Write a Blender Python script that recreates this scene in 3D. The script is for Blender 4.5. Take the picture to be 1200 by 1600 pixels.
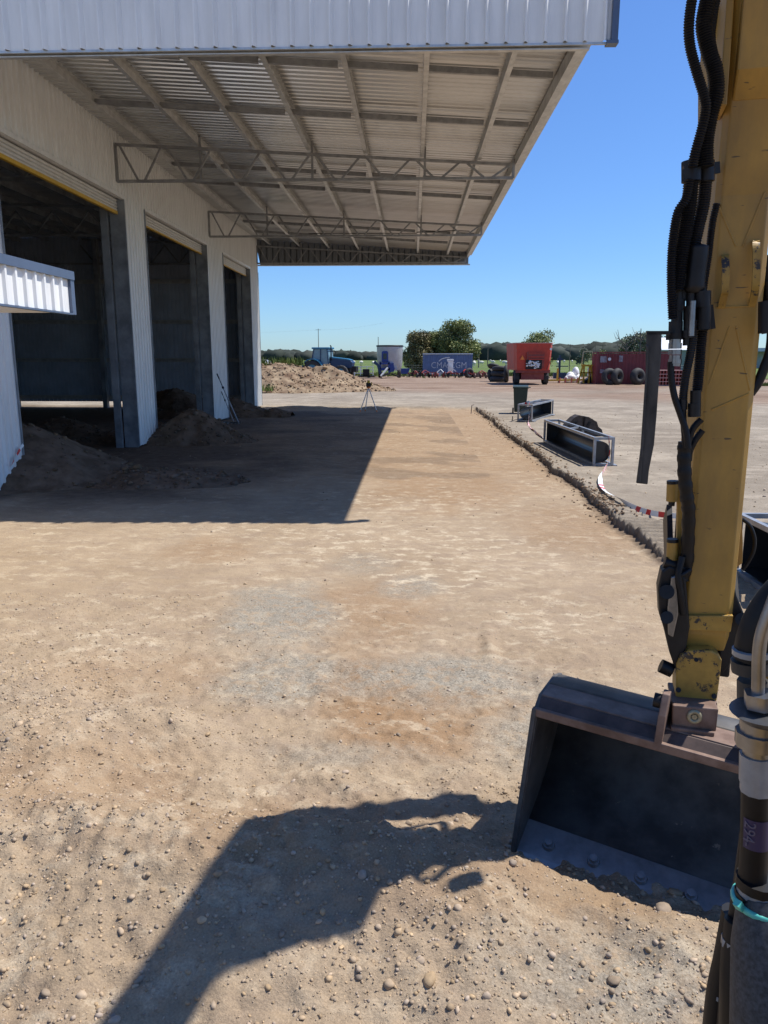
import bpy, bmesh, math, random
import numpy as np
from mathutils import Vector, Matrix
R = math.radians
scn = bpy.context.scene
for o in list(bpy.data.objects): bpy.data.objects.remove(o)

# ------------------------------------------------------------------ camera
F = 1180.0; PITCH = math.atan(240/F); YAW = R(2.14); CH = 2.2
cd = bpy.data.cameras.new('camera'); cam = bpy.data.objects.new('camera', cd)
scn.collection.objects.link(cam); scn.camera = cam
cd.sensor_fit = 'VERTICAL'; cd.sensor_height = 24; cd.lens = F/1600*24
cd.clip_start = .05; cd.clip_end = 9000
cam.location = (0, 0, CH); cam.rotation_euler = (math.pi/2-PITCH, 0, YAW)
cd.dof.use_dof = False
# ------------------------------------------------------------------ sky, sun, exposure
SUNV = Vector((.52, .175, 1)).normalized()
elev = math.asin(SUNV.z); azi = math.atan2(SUNV.x, SUNV.y)
W = bpy.data.worlds.new('World'); scn.world = W; W.use_nodes = True
nt = W.node_tree; nt.nodes.clear()
sk = nt.nodes.new('ShaderNodeTexSky'); sk.sky_type = 'NISHITA'; sk.sun_disc = False
sk.sun_elevation = elev; sk.sun_rotation = azi; sk.altitude = 0
sk.air_density = 1.0; sk.dust_density = .25; sk.ozone_density = 3.2
bgn = nt.nodes.new('ShaderNodeBackground'); bgn.inputs[1].default_value = .098
wo = nt.nodes.new('ShaderNodeOutputWorld')
tn = nt.nodes.new('ShaderNodeTexCoord'); sx = nt.nodes.new('ShaderNodeSeparateXYZ'); nt.links.new(tn.outputs['Generated'], sx.inputs[0])
mr = nt.nodes.new('ShaderNodeValToRGB'); cr = mr.color_ramp
cr.elements[0].position = 0; cr.elements[0].color = (.66,.92,1.28,1); cr.elements[1].position = .45; cr.elements[1].color = (.72,.98,1.38,1)
e_ = cr.elements.new(.12); e_.color = (.64,.91,1.3,1)
nt.links.new(sx.outputs['Z'], mr.inputs[0])
mt = nt.nodes.new('ShaderNodeMix'); mt.data_type = 'RGBA'; mt.blend_type = 'MULTIPLY'; mt.inputs[0].default_value = 1
nt.links.new(sk.outputs[0], mt.inputs[6]); nt.links.new(mr.outputs[0], mt.inputs[7]); nt.links.new(mt.outputs[2], bgn.inputs[0]); nt.links.new(bgn.outputs[0], wo.inputs[0])
sl = bpy.data.lights.new('sun', 'SUN'); sl.energy = 5.0; sl.angle = R(.55); sl.color = (1, .965, .92)
so = bpy.data.objects.new('sun', sl); scn.collection.objects.link(so)
so.rotation_euler = (-SUNV).to_track_quat('-Z', 'Y').to_euler(); so.location = (20, 5, 40)
vs = scn.view_settings; vs.view_transform = 'Standard'; vs.look = 'None'; vs.gamma = 1; vs.exposure = 0.28
scn.render.engine = 'CYCLES'; scn.cycles.max_bounces = 7; scn.cycles.diffuse_bounces = 4

# ------------------------------------------------------------------ helpers
C0 = np.array([0, 0, CH])
_fw = np.array([-math.sin(YAW)*math.cos(PITCH), math.cos(YAW)*math.cos(PITCH), -math.sin(PITCH)])
_rt = np.array([math.cos(YAW), math.sin(YAW), 0]); _up = np.cross(_rt, _fw)
def ray(x, y): return _fw+_rt*(x-600)/F-_up*(y-800)/F
def onz(x, y, z=0): r = ray(x, y); return C0+r*(z-CH)/r[2]
def onY(x, y, Y): r = ray(x, y); return C0+r*Y/r[1]
def onX(x, y, X): r = ray(x, y); return C0+r*X/r[0]
rng = np.random.default_rng(7); random.seed(7)

def _hash(ix, iy, s):
    h = (ix.astype(np.int64)*374761393+iy.astype(np.int64)*668265263+s*1442695041) & 0x7fffffff
    h = ((h ^ (h >> 13))*1274126177) & 0x7fffffff
    return ((h ^ (h >> 16)) & 0xffff)/65535.
def vnoise(x, y, s=0):
    x = np.asarray(x, float); y = np.asarray(y, float)
    ix = np.floor(x); iy = np.floor(y); fx = x-ix; fy = y-iy
    fx = fx*fx*(3-2*fx); fy = fy*fy*(3-2*fy)
    a = _hash(ix, iy, s); b = _hash(ix+1, iy, s); c = _hash(ix, iy+1, s); d = _hash(ix+1, iy+1, s)
    return (a*(1-fx)+b*fx)*(1-fy)+(c*(1-fx)+d*fx)*fy
def fbm(x, y, o=4, s=0):
    t = 0; a = .5; n = 0
    for k in range(o):
        t = t+a*vnoise(x*2**k+k*17.3, y*2**k-k*9.1, s+k); n += a; a *= .5
    return t/n
def sst(a, b, x): t = np.clip((np.asarray(x, float)-a)/(b-a), 0, 1); return t*t*(3-2*t)

# ---- materials
def mat(name, col, rough=.6, metal=0., var=.12, scale=6., bump=.0, bscale=None, col2=None, chip=None, chipamt=.62, chipscale=9., stretch=None, spec=.5, attr=None, grime=0):
    m = bpy.data.materials.new(name); m.use_nodes = True; n = m.node_tree; N = n.nodes; L = n.links
    b = N['Principled BSDF']; b.inputs['Roughness'].default_value = rough; b.inputs['Metallic'].default_value = metal
    b.inputs['Specular IOR Level'].default_value = spec
    tc = N.new('ShaderNodeTexCoord'); src = tc.outputs['Object']
    if stretch:
        mp = N.new('ShaderNodeMapping'); mp.inputs['Scale'].default_value = stretch; L.new(src, mp.inputs[0]); src = mp.outputs[0]
    no = N.new('ShaderNodeTexNoise'); no.inputs['Scale'].default_value = scale; no.inputs['Detail'].default_value = 6; no.inputs['Roughness'].default_value = .62
    L.new(src, no.inputs['Vector'])
    mx = N.new('ShaderNodeMix'); mx.data_type = 'RGBA'
    c = Vector(col[:3]); c2 = Vector(col2[:3]) if col2 else c*(1+var)
    c1 = c if col2 else c*(1-var)
    mx.inputs[6].default_value = (*c1, 1); mx.inputs[7].default_value = (*c2, 1)
    rp = N.new('ShaderNodeValToRGB'); rp.color_ramp.elements[0].position = .36; rp.color_ramp.elements[1].position = .66
    L.new(no.outputs[0], rp.inputs[0]); L.new(rp.outputs[0], mx.inputs[0]); out = mx.outputs[2]
    if chip:
        n2 = N.new('ShaderNodeTexNoise'); n2.inputs['Scale'].default_value = chipscale; n2.inputs['Detail'].default_value = 8; n2.inputs['Roughness'].default_value = .75
        L.new(tc.outputs['Object'], n2.inputs['Vector'])
        r2 = N.new('ShaderNodeValToRGB'); r2.color_ramp.elements[0].position = chipamt; r2.color_ramp.elements[1].position = chipamt+.03
        L.new(n2.outputs[0], r2.inputs[0])
        m2 = N.new('ShaderNodeMix'); m2.data_type = 'RGBA'; m2.inputs[7].default_value = (*chip, 1)
        L.new(r2.outputs[0], m2.inputs[0]); L.new(out, m2.inputs[6]); out = m2.outputs[2]
    if grime:
        mg = N.new('ShaderNodeMapping'); mg.inputs['Scale'].default_value = (3, 3, .7); L.new(tc.outputs['Object'], mg.inputs[0])
        ng = N.new('ShaderNodeTexNoise'); ng.inputs['Scale'].default_value = 2.2; ng.inputs['Detail'].default_value = 9; ng.inputs['Roughness'].default_value = .7; L.new(mg.outputs[0], ng.inputs[0])
        rg = N.new('ShaderNodeMapRange'); rg.inputs[1].default_value = .45; rg.inputs[2].default_value = .72; rg.inputs[4].default_value = grime; L.new(ng.outputs[0], rg.inputs[0])
        m4 = N.new('ShaderNodeMix'); m4.data_type = 'RGBA'; m4.inputs[7].default_value = (.075,.055,.035,1); L.new(rg.outputs[0], m4.inputs[0]); L.new(out, m4.inputs[6]); out = m4.outputs[2]
        v = N.new('ShaderNodeTexNoise'); v.inputs['Scale'].default_value = 26; v.inputs['Detail'].default_value = 2
        ms = N.new('ShaderNodeMapping'); ms.inputs['Scale'].default_value = (.5, 1, 2.2); ms.inputs['Rotation'].default_value = (0, .35, 0); L.new(tc.outputs['Object'], ms.inputs[0]); L.new(ms.outputs[0], v.inputs[0])
        rv = N.new('ShaderNodeMapRange'); rv.inputs[1].default_value = .70; rv.inputs[2].default_value = .73; rv.inputs[4].default_value = .8; L.new(v.outputs[0], rv.inputs[0])
        m5 = N.new('ShaderNodeMix'); m5.data_type = 'RGBA'; m5.inputs[7].default_value = (.04,.03,.02,1); L.new(rv.outputs[0], m5.inputs[0]); L.new(out, m5.inputs[6]); out = m5.outputs[2]
    if attr:
        at = N.new('ShaderNodeAttribute'); at.attribute_name = attr
        m3 = N.new('ShaderNodeMix'); m3.data_type = 'RGBA'; m3.blend_type = 'MULTIPLY'; m3.inputs[0].default_value = 1
        L.new(out, m3.inputs[6]); L.new(at.outputs['Color'], m3.inputs[7]); out = m3.outputs[2]
    L.new(out, b.inputs['Base Color'])
    if bump:
        n3 = N.new('ShaderNodeTexNoise'); n3.inputs['Scale'].default_value = bscale or scale*5; n3.inputs['Detail'].default_value = 8; n3.inputs['Roughness'].default_value = .65
        L.new(src, n3.inputs['Vector'])
        bp = N.new('ShaderNodeBump'); bp.inputs['Strength'].default_value = min(1, bump*10); bp.inputs['Distance'].default_value = bump*.2
        L.new(n3.outputs[0], bp.inputs['Height']); L.new(bp.outputs[0], b.inputs['Normal'])
    return m

# ---- mesh builder
class MB:
    def __init__(s): s.v = []; s.f = []; s.m = []; s.mi = 0; s.sm = []
    def add(s, vs_, fs, smooth=False):
        o = len(s.v); s.v += [tuple(p) for p in vs_]
        for f in fs: s.f.append(tuple(i+o for i in f)); s.m.append(s.mi); s.sm.append(smooth)
        return s
    def box(s, a, b, M=None, bev=0):
        x0, y0, z0 = a; x1, y1, z1 = b
        P = [Vector(p) for p in ((x0,y0,z0),(x1,y0,z0),(x1,y1,z0),(x0,y1,z0),(x0,y0,z1),(x1,y0,z1),(x1,y1,z1),(x0,y1,z1))]
        if M is not None: P = [M @ p for p in P]
        return s.add(P, [(0,3,2,1),(4,5,6,7),(0,1,5,4),(1,2,6,5),(2,3,7,6),(3,0,4,7)])
    def prism(s, pts, d, c0=None, taper=1.):   # pts 3D polygon, d extrusion vector
        n = len(pts); d = Vector(d); A = [Vector(p) for p in pts]
        cc = sum(A, Vector())/n
        B = [cc+(p-cc)*taper+d for p in A]
        return s.add(A+B, [tuple(range(n))[::-1], tuple(range(n, 2*n))]+[(i, (i+1) % n, n+(i+1) % n, n+i) for i in range(n)])
    def bar(s, a, b, w, h=None, up=(0,0,1)):
        a = Vector(a); b = Vector(b); h = h or w; d = (b-a).normalized(); u = Vector(up)
        if abs(d.dot(u)) > .98: u = Vector((1,0,0))
        x = d.cross(u).normalized()*w/2; y = x.cross(d).normalized()*h/2
        P = [a-x-y, a+x-y, a+x+y, a-x+y]
        return s.prism(P, b-a)
    def tube(s, pts, r, n=10, rings=None, cap=True, smooth=True):
        pts = [Vector(p) for p in pts]
        rs = r if hasattr(r, '__len__') else [r]*len(pts)
        d0 = (pts[1]-pts[0]).normalized(); u = Vector((0,0,1)) if abs(d0.z) < .9 else Vector((1,0,0))
        x = d0.cross(u).normalized(); o = []; 
        for i, p in enumerate(pts):
            d = (pts[min(i+1, len(pts)-1)]-pts[max(i-1, 0)]).normalized()
            x = (x-d*x.dot(d)).normalized(); y = d.cross(x)
            for k in range(n):
                a = 2*math.pi*k/n; o.append(p+(x*math.cos(a)+y*math.sin(a))*rs[i])
        fs = [(i*n+k, i*n+(k+1) % n, (i+1)*n+(k+1) % n, (i+1)*n+k) for i in range(len(pts)-1) for k in range(n)]
        s.add(o, fs, smooth)
        if cap:
            m = len(pts)
            s.add(o[:n], [tuple(range(n))[::-1]]); s.add(o[-n:], [tuple(range(n))])
        return s
    def cyl(s, a, b, r, n=16, r2=None): return s.tube([a, b], [r, r if r2 is None else r2], n)
    def torus(s, c, ax, R_, r, n=24, m=10, flat=1.):
        c = Vector(c); ax = Vector(ax).normalized(); u = Vector((0,0,1)) if abs(ax.z) < .9 else Vector((1,0,0))
        x = ax.cross(u).normalized(); y = ax.cross(x); o = []
        for i in range(n):
            a = 2*math.pi*i/n; e = x*math.cos(a)+y*math.sin(a)
            for j in range(m):
                b = 2*math.pi*j/m; o.append(c+e*(R_+r*math.cos(b))+ax*r*flat*math.sin(b))
        return s.add(o, [(i*m+j, ((i+1) % n)*m+j, ((i+1) % n)*m+(j+1) % m, i*m+(j+1) % m) for i in range(n) for j in range(m)], True)
    def ell(s, c, rx, ry, rz, n=12, m=8, M=None):
        o = []
        for i in range(m+1):
            t = math.pi*i/m
            for k in range(n):
                a = 2*math.pi*k/n; p = Vector((rx*math.sin(t)*math.cos(a), ry*math.sin(t)*math.sin(a), rz*math.cos(t)))
                if M is not None: p = M @ p
                o.append(Vector(c)+p)
        return s.add(o, [(i*n+k, (i+1)*n+k, (i+1)*n+(k+1) % n, i*n+(k+1) % n) for i in range(m) for k in range(n)], True)
    def build(s, name, mats, parent=None, M=None, bevel=0):
        me = bpy.data.meshes.new(name); me.from_pydata([tuple(v) for v in s.v], [], s.f)
        if not isinstance(mats, (list, tuple)): mats = [mats]
        for m in mats: me.materials.append(m)
        me.polygons.foreach_set('material_index', s.m); me.polygons.foreach_set('use_smooth', s.sm)
        if M is not None: me.transform(M)
        me.update()
        bm = bmesh.new(); bm.from_mesh(me); bmesh.ops.recalc_face_normals(bm, faces=bm.faces); bm.to_mesh(me); bm.free()
        o = bpy.data.objects.new(name, me); scn.collection.objects.link(o)
        if parent: o.parent = parent; 
        if bevel:
            bv = o.modifiers.new('bevel', 'BEVEL'); bv.width = bevel; bv.segments = 2; bv.limit_method = 'ANGLE'; bv.angle_limit = R(40)
        return o
def build_each(mb, name, mats, parent=None, M=None, bevel=0):
    """every separate piece collected in mb becomes a part of its own"""
    par = {}
    def find(a):
        while par.get(a, a) != a: a = par[a]
        return a
    key = [tuple(round(c, 5) for c in v) for v in mb.v]
    for f in mb.f:
        r0 = find(key[f[0]])
        for i in f[1:]:
            r1 = find(key[i])
            if r1 != r0: par[r1] = r0
    groups = {}
    for j, f in enumerate(mb.f): groups.setdefault(find(key[f[0]]), []).append(j)
    out = []
    for js in groups.values():
        q = MB(); mp = {}
        for j in js:
            ff = []
            for i in mb.f[j]:
                if i not in mp: mp[i] = len(q.v); q.v.append(mb.v[i])
                ff.append(mp[i])
            q.f.append(tuple(ff)); q.m.append(mb.m[j]); q.sm.append(mb.sm[j])
        out.append(q.build(name, mats, parent, M, bevel))
    return out
def tag(o, label=None, cat=None, group=None, kind=None):
    if label: o['label'] = label
    if cat: o['category'] = cat
    if group: o['group'] = group
    if kind: o['kind'] = kind
    return o
def thing(name, label, cat, loc=(0,0,0), rz=0, group=None):
    o = bpy.data.objects.new(name, None); scn.collection.objects.link(o); o.empty_display_size = .2
    o.location = tuple(loc); o.rotation_euler = (0, 0, rz); return tag(o, label, cat, group)
def copy_thing(root, loc, rz=0, label=None, scale=None):
    r = root.copy(); scn.collection.objects.link(r); r.location = tuple(loc); r.rotation_euler = (0, 0, rz)
    if label: r['label'] = label
    if scale: r.scale = scale if hasattr(scale, '__len__') else (scale,)*3
    for ch in list(root.children):
        c = ch.copy(); scn.collection.objects.link(c); c.parent = r
        for g in ch.children:
            d = g.copy(); scn.collection.objects.link(d); d.parent = c
    return r
def npmesh(name, V, Fq, mats, smooth=True, col=None, colname='zone', parent=None):
    me = bpy.data.meshes.new(name); k = Fq.shape[1]
    me.vertices.add(len(V)); me.vertices.foreach_set('co', V.astype(np.float32).ravel())
    me.loops.add(Fq.size); me.loops.foreach_set('vertex_index', Fq.astype(np.int32).ravel())
    me.polygons.add(len(Fq)); me.polygons.foreach_set('loop_start', np.arange(0, Fq.size, k, dtype=np.int32))
    me.polygons.foreach_set('loop_total', np.full(len(Fq), k, np.int32))
    if smooth: me.polygons.foreach_set('use_smooth', np.ones(len(Fq), bool))
    me.update(calc_edges=True)
    if col is not None:
        a = me.color_attributes.new(colname, 'FLOAT_COLOR', 'POINT'); a.data.foreach_set('color', col.astype(np.float32).ravel())
    for m in (mats if isinstance(mats, (list, tuple)) else [mats]): me.materials.append(m)
    me.validate(); o = bpy.data.objects.new(name, me); scn.collection.objects.link(o)
    if parent: o.parent = parent
    return o
def ribsheet(mb, o, du, dv, n, Lu, Lv, pitch, hgt, base=.06, top=.03, nv=1):
    """ribbed steel: ribs repeat along du, run along dv, stand out along n"""
    o = Vector(o); du = Vector(du).normalized(); dv = Vector(dv).normalized(); n = Vector(n).normalized()
    us = [(0, 0)]; u = pitch*.5
    while u+base/2 < Lu:
        us += [(u-base/2, 0), (u-top/2, hgt), (u+top/2, hgt), (u+base/2, 0)]; u += pitch
    us.append((Lu, 0)); P = []
    for j in range(nv+1):
        for (a, h) in us: P.append(o+du*a+dv*(Lv*j/nv)+n*h)
    k = len(us)
    mb.add(P, [(j*k+i, j*k+i+1, (j+1)*k+i+1, (j+1)*k+i) for j in range(nv) for i in range(k-1)])
    return mb

# ------------------------------------------------------------------ palette
M = {}
M['clad'] = mat('white cladding', (.78,.78,.75), .42, 0, .07, 2.2, bump=.002, bscale=1.2, stretch=(2.5,2.5,.35))
M['flash'] = mat('blue grey flashing', (.10,.13,.19), .4, .2, .08, 3)
M['zinc'] = mat('galvanised steel', (.56,.56,.54), .42, .6, .16, 5, bump=.003)
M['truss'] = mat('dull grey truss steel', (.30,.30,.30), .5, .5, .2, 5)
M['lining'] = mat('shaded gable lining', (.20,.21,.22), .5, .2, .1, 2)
M['roofzn'] = mat('zincalume roof sheet', (.56,.56,.55), .32, .8, .12, .8, stretch=(.4,2,1))
M['post'] = mat('grey steel column', (.27,.29,.31), .5, .3, .28, 2.2, bump=.003)
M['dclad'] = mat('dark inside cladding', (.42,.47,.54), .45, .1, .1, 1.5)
M['rollw'] = mat('roller curtain', (.62,.60,.55), .45, 0, .08, 4)
M['yrail'] = mat('yellow door rail', (.62,.38,.04), .5, 0, .1, 8)
M['yel'] = mat('worn yellow paint', (.40,.225,.038), .5, 0, .13, 3.5, bump=.003, bscale=40, chip=(.035,.028,.02), chipamt=.655, chipscale=11, grime=.38)
M['yelw'] = mat('battered yellow paint', (.36,.21,.035), .5, 0, .25, 8, bump=.006, bscale=40, chip=(.03,.024,.02), chipamt=.56, chipscale=14)
M['blk'] = mat('black rubber hose', (.006,.006,.007), .5, 0, .3, 30, bump=.002, spec=.3)
M['blks'] = mat('grimy black steel', (.011,.010,.010), .5, .3, .4, 12, bump=.006, chip=(.10,.07,.05), chipamt=.64)
M['plate'] = mat('scuffed dark plate', (.007,.0065,.006), .6, .1, .4, 11, bump=.006, col2=(.075,.07,.062), stretch=(1,1,.35))
M['steel'] = mat('worn bright steel', (.24,.24,.24), .33, .85, .2, 20, bump=.003)
M['bkt'] = mat('bucket inside steel', (.050,.045,.040), .6, .2, .3, 4.5, bump=.008, col2=(.13,.12,.105), chip=(.24,.19,.14), chipamt=.64, chipscale=14)
M['edge'] = mat('polished cutting edge', (.27,.265,.26), .38, .6, .2, 10, bump=.003)
M['rust'] = mat('rusty brown steel', (.13,.075,.05), .65, .15, .3, 10, bump=.008, col2=(.24,.16,.12))
M['glassd'] = mat('dark glass', (.03,.05,.06), .08, 0, .1, 1)
M['tyre'] = mat('tyre rubber', (.018,.018,.018), .75, 0, .3, 15, bump=.006, col2=(.05,.045,.04))
M['red'] = mat('red paint', (.50,.045,.02), .45, 0, .12, 3)
M['dred'] = mat('faded red paint', (.22,.035,.03), .6, 0, .25, 4, col2=(.30,.07,.05))
M['cred'] = mat('maroon container paint', (.20,.035,.035), .6, 0, .15, 2)
M['cblue'] = mat('blue container paint', (.11,.16,.28), .55, 0, .15, 2)
M['blue'] = mat('blue paint', (.02,.05,.22), .45, 0, .15, 5)
M['tblue'] = mat('tractor blue paint', (.03,.17,.28), .35, 0, .1, 5)
M['tnavy'] = mat('dark blue paint', (.01,.04,.10), .4, 0, .1, 5)
M['gry'] = mat('light grey steel tub', (.42,.43,.43), .45, .3, .1, 2)
M['wht'] = mat('white paint', (.75,.75,.72), .5, 0, .06, 5)
M['ylw2'] = mat('yellow paint', (.60,.42,.03), .5, 0, .15, 5)
M['orange'] = mat('orange reflector', (.8,.22,.03), .4, 0, .05, 5)
M['bin'] = mat('dark green plastic', (.025,.045,.035), .45, 0, .1, 4)
M['galv'] = mat('dull galvanised frame', (.33,.34,.35), .45, .55, .2, 8)
M['poly'] = mat('black poly liner', (.018,.02,.022), .35, 0, .2, 5)
M['tape_r'] = mat('red tape', (.65,.03,.03), .4, 0, .05, 5)
M['wood'] = mat('grey weathered wood', (.17,.13,.10), .8, 0, .25, 8)
M['grab'] = mat('brown grab steel', (.07,.055,.045), .65, .3, .35, 9, bump=.005)
M['teal'] = mat('teal cable tie', (.10,.50,.42), .45, 0, .05, 5)
M['sleeve'] = mat('woven hose sleeve', (.04,.045,.05), .6, 0, .5, 180, bump=.004, bscale=300)
M['purple'] = mat('purple sticker', (.03,.022,.075), .5, 0, .1, 20)
M['clear'] = mat('milky plastic', (.26,.27,.27), .3, 0, .15, 30)
M['creamroof'] = mat('pale roof', (.75,.76,.75), .4, .1, .05, 2)
M['leaf'] = mat('leaves', (.16,.20,.06), .6, 0, .3, 1.2, col2=(.25,.27,.10), spec=.3, attr='tint')
M['leafb'] = mat('brown tipped leaves', (.17,.17,.06), .6, 0, .3, 1.2, col2=(.25,.20,.10), spec=.3, attr='tint')
M['leafg'] = mat('gum leaves', (.15,.165,.10), .6, 0, .3, 1.2, col2=(.2,.21,.14), spec=.3, attr='tint')
M['far'] = mat('far trees', (.045,.055,.04), .9, 0, .3, .03, col2=(.075,.08,.06), attr='tint', spec=.1)
M['bark'] = mat('bark', (.12,.095,.075), .85, 0, .3, 6)
M['dead'] = mat('dead wood', (.10,.08,.07), .85, 0, .3, 4)
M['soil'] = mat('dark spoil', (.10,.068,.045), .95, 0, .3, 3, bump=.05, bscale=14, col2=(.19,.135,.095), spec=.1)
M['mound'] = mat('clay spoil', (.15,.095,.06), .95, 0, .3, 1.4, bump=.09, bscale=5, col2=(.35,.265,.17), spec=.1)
M['stone'] = mat('stones', (.36,.275,.19), .85, 0, .2, 25, bump=.004, attr='tint', spec=.25)
M['sheep'] = mat('wool', (.65,.62,.55), .9, 0, .1, 5)
M['grasstuft'] = mat('weeds', (.07,.11,.025), .7, 0, .3, 3, attr='tint', spec=.2)

# ------------------------------------------------------------------ ground
TX = 2.79
def edge_x(Y): return TX+.22*(fbm(np.asarray(Y)*1.1, Y*0+3, 3, 5)-.5)+.10*(fbm(np.asarray(Y)*3.1+7, Y*0, 4, 9)-.5)+.035*(vnoise(np.asarray(Y)*13, Y*0, 19)-.5)+.03*(vnoise(np.asarray(Y)*27, Y*0, 20)-.5)
def yardmask(X, Y):
    ex = edge_x(Y)
    a = sst(-.01, .03, X-ex)
    nearf = sst(7.0, 9.2, Y)
    a = a*nearf+sst(-.2, 1.2, X-ex)*(1-nearf)*.5
    b = sst(33.0, 33.5, Y+.3*(vnoise(X*1.3, Y*0, 4)-.5))*sst(-7.1, -6.7, X) + sst(34.3, 34.6, Y)
    return np.clip(np.maximum(a, b), 0, 1)
def height(X, Y):
    X = np.asarray(X, float); Y = np.asarray(Y, float)
    ym = yardmask(X, Y)
    z = .12*ym
    z += .05*(fbm(X*.35, Y*.35, 3, 2)-.5)*sst(3, 8, Y)
    z += .022*(fbm(X*2.2, Y*2.2, 4, 11)-.5)
    # crumbly lip along the cut
    d = X-edge_x(Y); lipf = sst(7.5, 9.5, Y)*(1-sst(32.5, 33.5, Y))
    z += lipf*np.exp(-((d-.12)/.13)**2)*(.0+.065*np.clip(fbm(X*7, Y*6, 4, 21)-.42, 0, 1))*(.2+1.6*np.clip(fbm(Y*.9, Y*0, 3, 23)-.25, 0, 1))
    z += lipf*np.exp(-((d+.10)/.08)**2)*.05*np.clip(fbm(X*8, Y*6, 3, 22)-.42, 0, 1)
    z += np.exp(-((Y-33.2)/.3)**2)*(X > -6.5)*(X < 3)*.12*np.clip(fbm(X*3, Y*3, 3, 25)-.35, 0, 1)
    # crawler cleat marks, curving towards the machine
    cx = 3.0+.035*(10.8-Y)**1.0*np.sign(10.8-Y)*1.0; tb = np.clip(1-np.abs(X-(cx-.1))/.34, 0, 1); tb = np.minimum(tb*4, 1)*sst(6.2, 6.9, Y)*(1-sst(10.4, 11.0, Y))
    ph = (Y+.12*(X-cx)+.03*vnoise(X*3, Y*3, 31))/.19
    z += tb*(.06*(np.abs((ph % 1)-.5)*2)**1.5-.02 + .02*(fbm(X*9, Y*9, 2, 33)-.5))
    br = np.exp(-((X-(cx-.5))/.13)**2)*sst(6.2, 6.9, Y)*(1-sst(9.6, 10.2, Y)); z += br*(.0+.05*np.clip(fbm(X*7, Y*7, 3, 35)-.4, 0, 1))
    # foreground heap: ridge from the left to the bucket foot
    yr = 2.90-.22*(X+.6)-.03*X*X+.12*(fbm(X*1.3, X*0, 2, 41)-.5)
    amp = .25*sst(-3.2, -.9, X)*(1-.55*sst(.2, .8, X))*(1-sst(1.0, 1.9, X))
    w = np.where(Y > yr, .26, .62)
    z += amp*np.exp(-((Y-yr)/w)**2)
    z += .22*np.exp(-(((X+2.0)/.6)**2+((Y-3.75)/.45)**2))+.15*np.exp(-(((X+1.45)/.35)**2+((Y-4.05)/.22)**2))+.10*np.exp(-(((X+2.6)/.5)**2+((Y-4.7)/.4)**2))
    z += .08*np.exp(-(((X+2.6)/1.0)**2+((Y-2.6)/.9)**2))
    near = 1-sst(4.5, 8, Y); rough = np.clip(near*(.55+.45*np.exp(-((Y-3)/1.0)**2)), 0, 1)*(1-.7*sst(1.1, 1.8, X))
    z += rough*.11*(fbm(X*4, Y*4, 4, 51)-.5)+rough*.05*(fbm(X*19, Y*19, 3, 53)-.5)
    z += .012*(fbm(X*7, Y*7, 3, 55)-.5)*(1-sst(12, 25, Y))+.006*(fbm(X*24, Y*24, 2, 57)-.5)*(1-sst(8, 14, Y))
    # scraped ruts and loose soil under the roof
    sh = sst(-6.5, -4.5, -np.abs(X+2.5)*1+0)*0
    z += .05*np.clip(fbm(X*1.1, Y*2.4, 4, 61)-.52, 0, 1)*sst(10, 13, Y)*(1-sst(31, 33, Y))*(X < 2.4)
    # compaction and wheel marks across the pad
    z += .012*(np.abs(((X+.25*Y+.3*vnoise(X*.5, Y*.4, 63))/1.9 % 1)-.5) < .13)*(np.abs((Y*7+X*1.5+1.2*vnoise(X*5, Y*5, 64)) % 1-.5)-.25)*sst(4.2, 6, Y)*(1-sst(20, 26, Y))*(X < 2.5)
    # drag fin mark
    z += .03*np.exp(-(((X-.62-(Y-5.6)*.06)/.05)**2+((Y-5.55)/.35)**2))
    return z
def hz(x, y): return float(height(np.array([x]), np.array([y]))[0])

def axis(core0, core1, step, grow, lo, hi):
    c = list(np.arange(core0, core1+1e-6, step)); s = step; a = c[-1]; up_ = []
    while a < hi: s *= grow; a += s; up_.append(a)
    s = step; a = c[0]; dn = []
    while a > lo: s *= grow; a -= s; dn.append(a)
    return np.array(dn[::-1]+c+up_)
xs = axis(-3.2, 3.9, .0165, 1.045, -3500, 3500)
ys = [1.3]
while ys[-1] < 62: ys.append(ys[-1]+max(.0145, .0033*ys[-1]))
s_ = .2
while ys[-1] < 130: s_ *= 1.05; ys.append(ys[-1]+s_)
lowy = [1.3]; s_ = .03
while lowy[-1] > -60: s_ *= 1.2; lowy.append(lowy[-1]-s_)
ys += [400, 1200, 4000]
ys = np.array(lowy[::-1][:-1]+ys)
GX, GY = np.meshgrid(xs, ys); GZ = height(GX, GY)
GZ = np.where(GY > 130, 0.1, GZ)
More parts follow.
